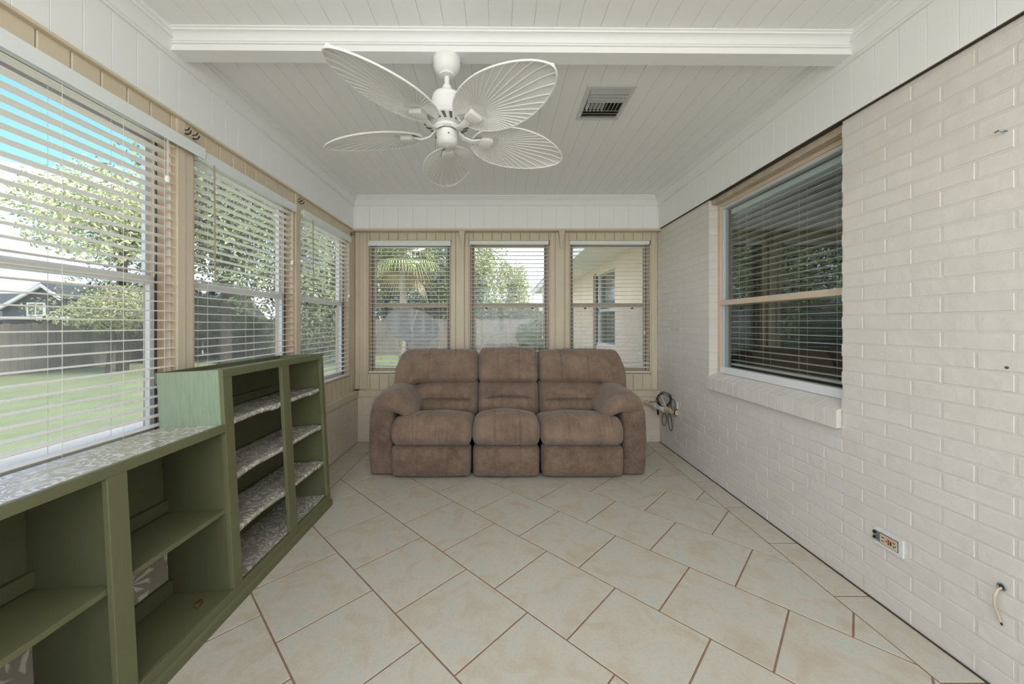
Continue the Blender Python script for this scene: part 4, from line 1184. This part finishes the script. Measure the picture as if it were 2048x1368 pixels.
fence('board_fence', 'greyish board fence behind the dish, beyond the back windows', (-13.2, 16.4), (8, 16.4), 1.60, 'fence_light')

def foliage(center, radii, n_, leaf, seed, clumps=14, hollow=.45):
    r = np.random.default_rng(seed)
    cs = r.normal(size=(clumps, 3)); cs /= np.linalg.norm(cs, axis=1)[:, None]; cs *= r.uniform(.25, .85, (clumps, 1))
    cr_ = r.uniform(.28, .55, clumps)
    k = r.integers(0, clumps, n_)
    d = r.normal(size=(n_, 3)); d /= np.linalg.norm(d, axis=1)[:, None]; d *= (r.uniform(hollow, 1, (n_, 1)) ** .5) * cr_[k][:, None]
    P = (cs[k] + d) * np.array(radii) + np.array(center)
    a = r.normal(size=(n_, 3)); a /= np.linalg.norm(a, axis=1)[:, None]
    b = np.cross(a, r.normal(size=(n_, 3))); b /= np.linalg.norm(b, axis=1)[:, None]
    s = leaf * r.uniform(.6, 1.3, (n_, 1))
    V = np.stack([P - a * s, P + b * s * .45, P + a * s, P - b * s * .45], axis=1).reshape(-1, 3)
    F = np.arange(4 * n_).reshape(-1, 4)
    return V, F
def tree(name, label, base, crown, radii, material, n_=5000, leaf=.13, seed=1, trunk=.12, clumps=16, cat='tree', group='trees beyond the lawn'):
    t = thing(name, label, cat, (base[0], base[1], ZG), group=group)
    V, F = foliage(crown, radii, int(n_ * 2.4), leaf * .62, seed, int(clumps * 1.6))
    me = bpy.data.meshes.new('foliage'); me.from_pydata(V.tolist(), [], F.tolist()); me.materials.append(MATS[material])
    o = link('foliage', me, t); o['kind'] = 'stuff'
    b = Vector((base[0], base[1], ZG)); c = Vector(crown)
    tr = MB().tube([b, b.lerp(c, .5) + Vector((.05, 0, 0)), c], trunk, 8, taper=[1.2, .9, .5])
    rr = random.Random(seed)
    for i in range(4):
        e_ = c + Vector((rr.uniform(-.6, .6) * radii[0], rr.uniform(-.6, .6) * radii[1], rr.uniform(0, .6) * radii[2]))
        st = b.lerp(c, .55 + .1 * i); tr.tube([st, st.lerp(e_, .5) + Vector((0, 0, .1)), e_], trunk * .4, 6, taper=[1, .7, .3])
    part('trunk', tr, 'dark_bark', t)
    return t
def at(px, y): return (px - CX) / F_PX * y
def zat(py, y): return EYE + (CY - py) * y / F_PX
tree('leafy_tree', 'pale airy tree with sky gaps beyond the nearest left window', (at(245, 11), 11), (at(245, 11), 11, zat(440, 11)), (2.3, 2.3, 1.6), 'leaf_pale', 5200, .10, 3, clumps=22)
tree('garden_bush', 'yellow-green bush before the dark house roof', (at(215, 10.4), 10.4), (at(225, 10.4), 10.4, zat(612, 10.4)), (1.7, 1.4, .8), 'leaf_pale', 3000, .07, 4, .05, cat='bush', group='garden shrubs')
tree('leafy_tree', 'dark tree filling the edge of the nearest left window', (at(285, 13.5), 13.5), (at(285, 13.5), 13.5, zat(640, 13.5)), (1.8, 1.8, 1.9), 'leaf_dark', 4500, .12, 5)
tree('leafy_tree', 'big mid-green tree beyond the middle left window', (at(450, 13), 13), (at(450, 13), 13, zat(430, 13)), (2.6, 2.2, 3.4), 'leaf_mid', 8500, .14, 6, .18, 26)
tree('leafy_tree', 'dark low tree at the fence beyond the middle left window', (at(430, 15), 15), (at(430, 15), 15, zat(630, 15)), (2.6, 1.5, 1.3), 'leaf_dark', 5000, .13, 7)
tree('leafy_tree', 'greyish tree beyond the left window next to the corner', (at(640, 15), 15), (at(640, 15), 15, zat(560, 15)), (2.0, 2.0, 3.6), 'leaf_mid', 7000, .14, 8, .16, 24)
tree('leafy_tree', 'dark dense tree just behind the palm', (at(775, 20), 20), (at(775, 20), 20, zat(555, 20)), (2.6, 1.5, 2.6), 'leaf_dark', 7000, .15, 9, .2, 22)
tree('leafy_tree', 'dark tree behind the drooping right side of the palm', (at(880, 18), 18), (at(880, 18), 18, zat(560, 18)), (1.1, 1.2, 2.9), 'leaf_dark', 4200, .15, 10, .16, 20)
tree('leafy_tree', 'tall pale tree at the left of the middle back window', (at(965, 20), 20), (at(962, 20), 20, zat(545, 20)), (1.35, 1.4, 2.4), 'leaf_pale', 3600, .13, 12, .12, 20)
tree('leafy_tree', 'tall pale tree in the centre of the middle back window', (at(1025, 22), 22), (at(1025, 22), 22, zat(580, 22)), (1.15, 1.2, 2.1), 'leaf_pale', 3200, .13, 13, .12, 18)
tree('leafy_tree', 'dark small tree at the left edge of the middle back window', (at(948, 15), 15), (at(948, 15), 15, zat(590, 15)), (.55, .6, .9), 'leaf_dark', 2200, .10, 14, .06)
for i, (px, py, y, r_, m_) in enumerate(((905, 628, 19, 1.2, 'leaf_dark'), (965, 628, 19.5, 1.1, 'leaf_mid'), (1010, 632, 19, 1.1, 'leaf_mid'), (1052, 640, 18, .8, 'leaf_mid'), (845, 622, 18, 1.3, 'leaf_dark'))):
    lbs = ['dark hedge bush above the fence beside the palm', 'mid-green hedge bush over the fence, left of centre', 'mid-green hedge bush over the fence, in the centre', 'small hedge bush next to the white shed', 'dark hedge bush over the fence behind the dish']
    tree('hedge_bush', lbs[i], (at(px, y), y), (at(px, y), y, zat(py, y)), (r_ * 1.3, r_, .9), m_, 2600, .10, 30 + i, .05, 12, 'bush', 'hedge bushes over the back fence')
tree('garden_shrub', 'rounded olive shrub in front of the back fence', (at(1068, 11), 11), (at(1068, 11), 11, zat(672, 11)), (.55, .5, .62), 'leaf_mid', 2600, .06, 40, .04, 12, 'shrub', 'garden shrubs')

# palm
PY = 12.0; PX = at(806, PY)
palm = thing('palm_tree', 'fan palm with drooping fronds beyond the left back window', 'palm', (PX, PY, ZG))
zt = zat(515, PY)
part('trunk', MB().tube([(PX, PY, ZG), (PX + .02, PY, 1.5), (PX, PY, zt)], .125, 14, taper=[1.15, .95, .95]), 'bark', palm, smooth=True)
rr = random.Random(8)
for i in range(60):
    az = i * 2.399; dry = i % 8 == 0
    el = rr.uniform(-.45, 1.2) if not dry else rr.uniform(-1.1, -.5)
    ln = rr.uniform(.7, 1.25)
    base = Vector((PX, PY, zt + rr.uniform(-.05, .12)))
    d = Vector((math.cos(az) * math.cos(el), math.sin(az) * math.cos(el), math.sin(el)))
    tip = base + d * ln * .6
    side = d.cross(Vector((0, 0, 1))).normalized(); upv = side.cross(d)
    mb = MB().tube([base, tip], .010, 4)
    for j in range(17):
        a = -1.25 + 2.5 * j / 16
        dd = (d * math.cos(a) + side * math.sin(a)).normalized(); l_ = .88 * (1 - .2 * abs(a) / 1.25)
        droop = Vector((0, 0, -.42 * rr.uniform(.7, 1.4)))
        w_ = upv.cross(dd).normalized() * .022
        p1 = tip + dd * l_ * .55; p2 = tip + dd * l_ * .9 + droop * .8
        mb.add([tip - w_ * .3, tip + w_ * .3, p1 - w_, p1 + w_, p2], [(0, 1, 3, 2), (2, 3, 4)])
    part('frond', mb, 'palm_dry' if dry else 'palm_leaf', palm)

# satellite dish
DY = 8.6; DXc, DZc = at(822, DY), zat(662, DY)
dish = thing('satellite_dish', 'large grey satellite dish on a pole in the yard', 'dish', (DXc - .10, DY, ZG))
prof = [(0.001, 0.0)] + [(.62 * k / 10, .20 * (k / 10) ** 2) for k in range(1, 11)]
mdish = MB().lathe(prof + [(r_, z_ - .008) for r_, z_ in reversed(prof)], n=40)
o = link('reflector', mdish.mesh('reflector', 'dish_grey', smooth=True), dish, loc=(.10, 0, DZc - ZG))
o.rotation_euler = Vector((.35, -.55, .75)).to_track_quat('Z', 'Y').to_euler()
part('pole', MB().tube([(DXc - .10, DY, ZG), (DXc - .10, DY, DZc - .12)], .035, 12), 'steel', dish, smooth=True)
part('mount', MB().tube([(DXc - .10, DY, DZc - .14), (DXc + .02, DY - .02, DZc - .02)], .05, 8), 'dish_grey', dish)
part('feed_arm', MB().tube([(DXc, DY, DZc), (DXc + .22, DY - .34, DZc + .46)], .012, 6), 'house_trim', dish)

# house wing on the right, beyond the back wall
WX, WZ = 2.10, 2.46
wing = thing('house_wing', 'peach stucco house wing with wide eaves beyond the right back window', 'house', (WX, 9, ZG))
part('wall', MB().box(WX, WX + .2, 4.2, 6.70, ZG, WZ).box(WX, WX + .2, 7.98, 14.2, ZG, WZ).box(WX, WX + .2, 6.70, 7.98, ZG, .80).box(WX, WX + .2, 6.70, 7.98, 2.28, WZ), 'stucco', wing)
part('end_wall', box(WX, 6.5, 14.2, 14.4, ZG, WZ), 'stucco', wing)
part('soffit', box(1.36, WX + .1, 4.2, 14.8, WZ, WZ + .02), 'soffit', wing)
part('fascia_board', box(1.32, 1.36, 4.2, 14.8, WZ - .04, WZ + .16), 'house_trim', wing)
part('roof', MB().prism([(1.30, WZ + .15), (6.6, WZ + 1.9), (6.6, WZ + .15)], 'y', 4.78, 14.9), 'roof_dark', wing)
wf = part('window', MB().box(WX + .04, WX + .12, 6.70, 6.78, .80, 2.28).box(WX + .04, WX + .12, 7.90, 7.98, .80, 2.28).box(WX + .02, WX + .12, 6.70, 7.98, .80, .86).box(WX + .04, WX + .12, 6.70, 7.98, 1.50, 1.56), 'house_trim', wing)
part('pane', box(WX + .09, WX + .10, 6.74, 7.94, .84, 2.26), 'dark_glass', wf)
part('window_trim', box(WX - .01, WX + .04, 7.98, 8.22, .70, 2.34), 'brown_trim', wing)
part('corner_post', MB().box(1.34, 1.42, 11.5, 11.58, ZG, WZ), 'house_trim', wing)

# shed and neighbour's house
SY = 21; sx0, sx1 = at(1047, SY), at(1100, SY)
shed = thing('garden_shed', 'white garden shed behind the back fence', 'shed', ((sx0 + sx1) / 2, SY, ZG))
part('wall', box(sx0, sx1, SY, SY + 2.5, ZG, zat(622, SY)), 'shed_white', shed)
part('roof', MB().prism([(sx0 - .1, zat(622, SY)), (sx1 + .1, zat(622, SY)), (sx1 + .1, zat(618, SY)), (sx0 + .5, zat(613, SY))], 'y', SY - .15, SY + 2.6), 'house_trim', shed)
part('window', box(at(1063, SY), at(1077, SY), SY - .04, SY, zat(638, SY), zat(630, SY)), 'dark_glass', shed)

NY = 26.0
nb = thing('neighbour_house', 'dark neighbouring house with a front gable over the left fence', 'house', (at(60, NY), NY, ZG))
gx0, gx1, gxp = at(5, NY), at(123, NY), at(92, NY)
ze, zp = zat(637, NY), zat(574, NY)
part('gable_wall', MB().prism([(gx0, ZG), (gx1, ZG), (gx1, zat(600, NY)), (gxp, zp), (gx0, zat(622, NY))], 'y', NY, NY + 4), 'siding_dark', nb)
part('barge_board', MB().prism([(gx0 - .2, zat(622, NY) - .1), (gxp, zp), (gxp, zp + .22), (gx0 - .2, zat(622, NY) + .12)], 'y', NY - .35, NY - .2), 'shed_white', nb)
part('barge_board', MB().prism([(gxp, zp), (gx1 + .2, zat(598, NY) - .1), (gx1 + .2, zat(598, NY) + .12), (gxp, zp + .22)], 'y', NY - .35, NY - .2), 'shed_white', nb)
part('roof', MB().prism([(gx0 - .2, zat(622, NY)), (gxp, zp + .1), (gx1 + .2, zat(598, NY)), (gx1 + .2, zat(596, NY)), (gxp, zp + .3), (gx0 - .2, zat(619, NY))], 'y', NY - .3, NY + 4.5), 'roof_dark', nb)
part('main_roof', MB().prism([(NY + 1.5, zat(640, NY)), (NY + 9, zat(640, NY)), (NY + 6, zp + .05)], 'x', gx0 - 14, gx1 + 9), 'roof_dark', nb)
part('main_wall', box(gx0 - 13, gx1 + 8.5, NY + 2.5, NY + 8, ZG, zat(640, NY)), 'siding_dark', nb)
wx0, wx1 = at(55, NY), at(92, NY)
wf = part('window', MB().box(wx0, wx1, NY - .06, NY, zat(632, NY), zat(605, NY)), 'shed_white', nb)
part('pane', MB().box(wx0 + .15, (wx0 + wx1) / 2 - .06, NY - .08, NY - .05, zat(629, NY), zat(608, NY)).box((wx0 + wx1) / 2 + .06, wx1 - .15, NY - .08, NY - .05, zat(629, NY), zat(608, NY)), 'dark_glass', wf)
part('porch_roof', MB().box(at(20, NY), at(160, NY), NY - 1.6, NY, zat(638, NY), zat(634, NY)), 'shed_white', nb)
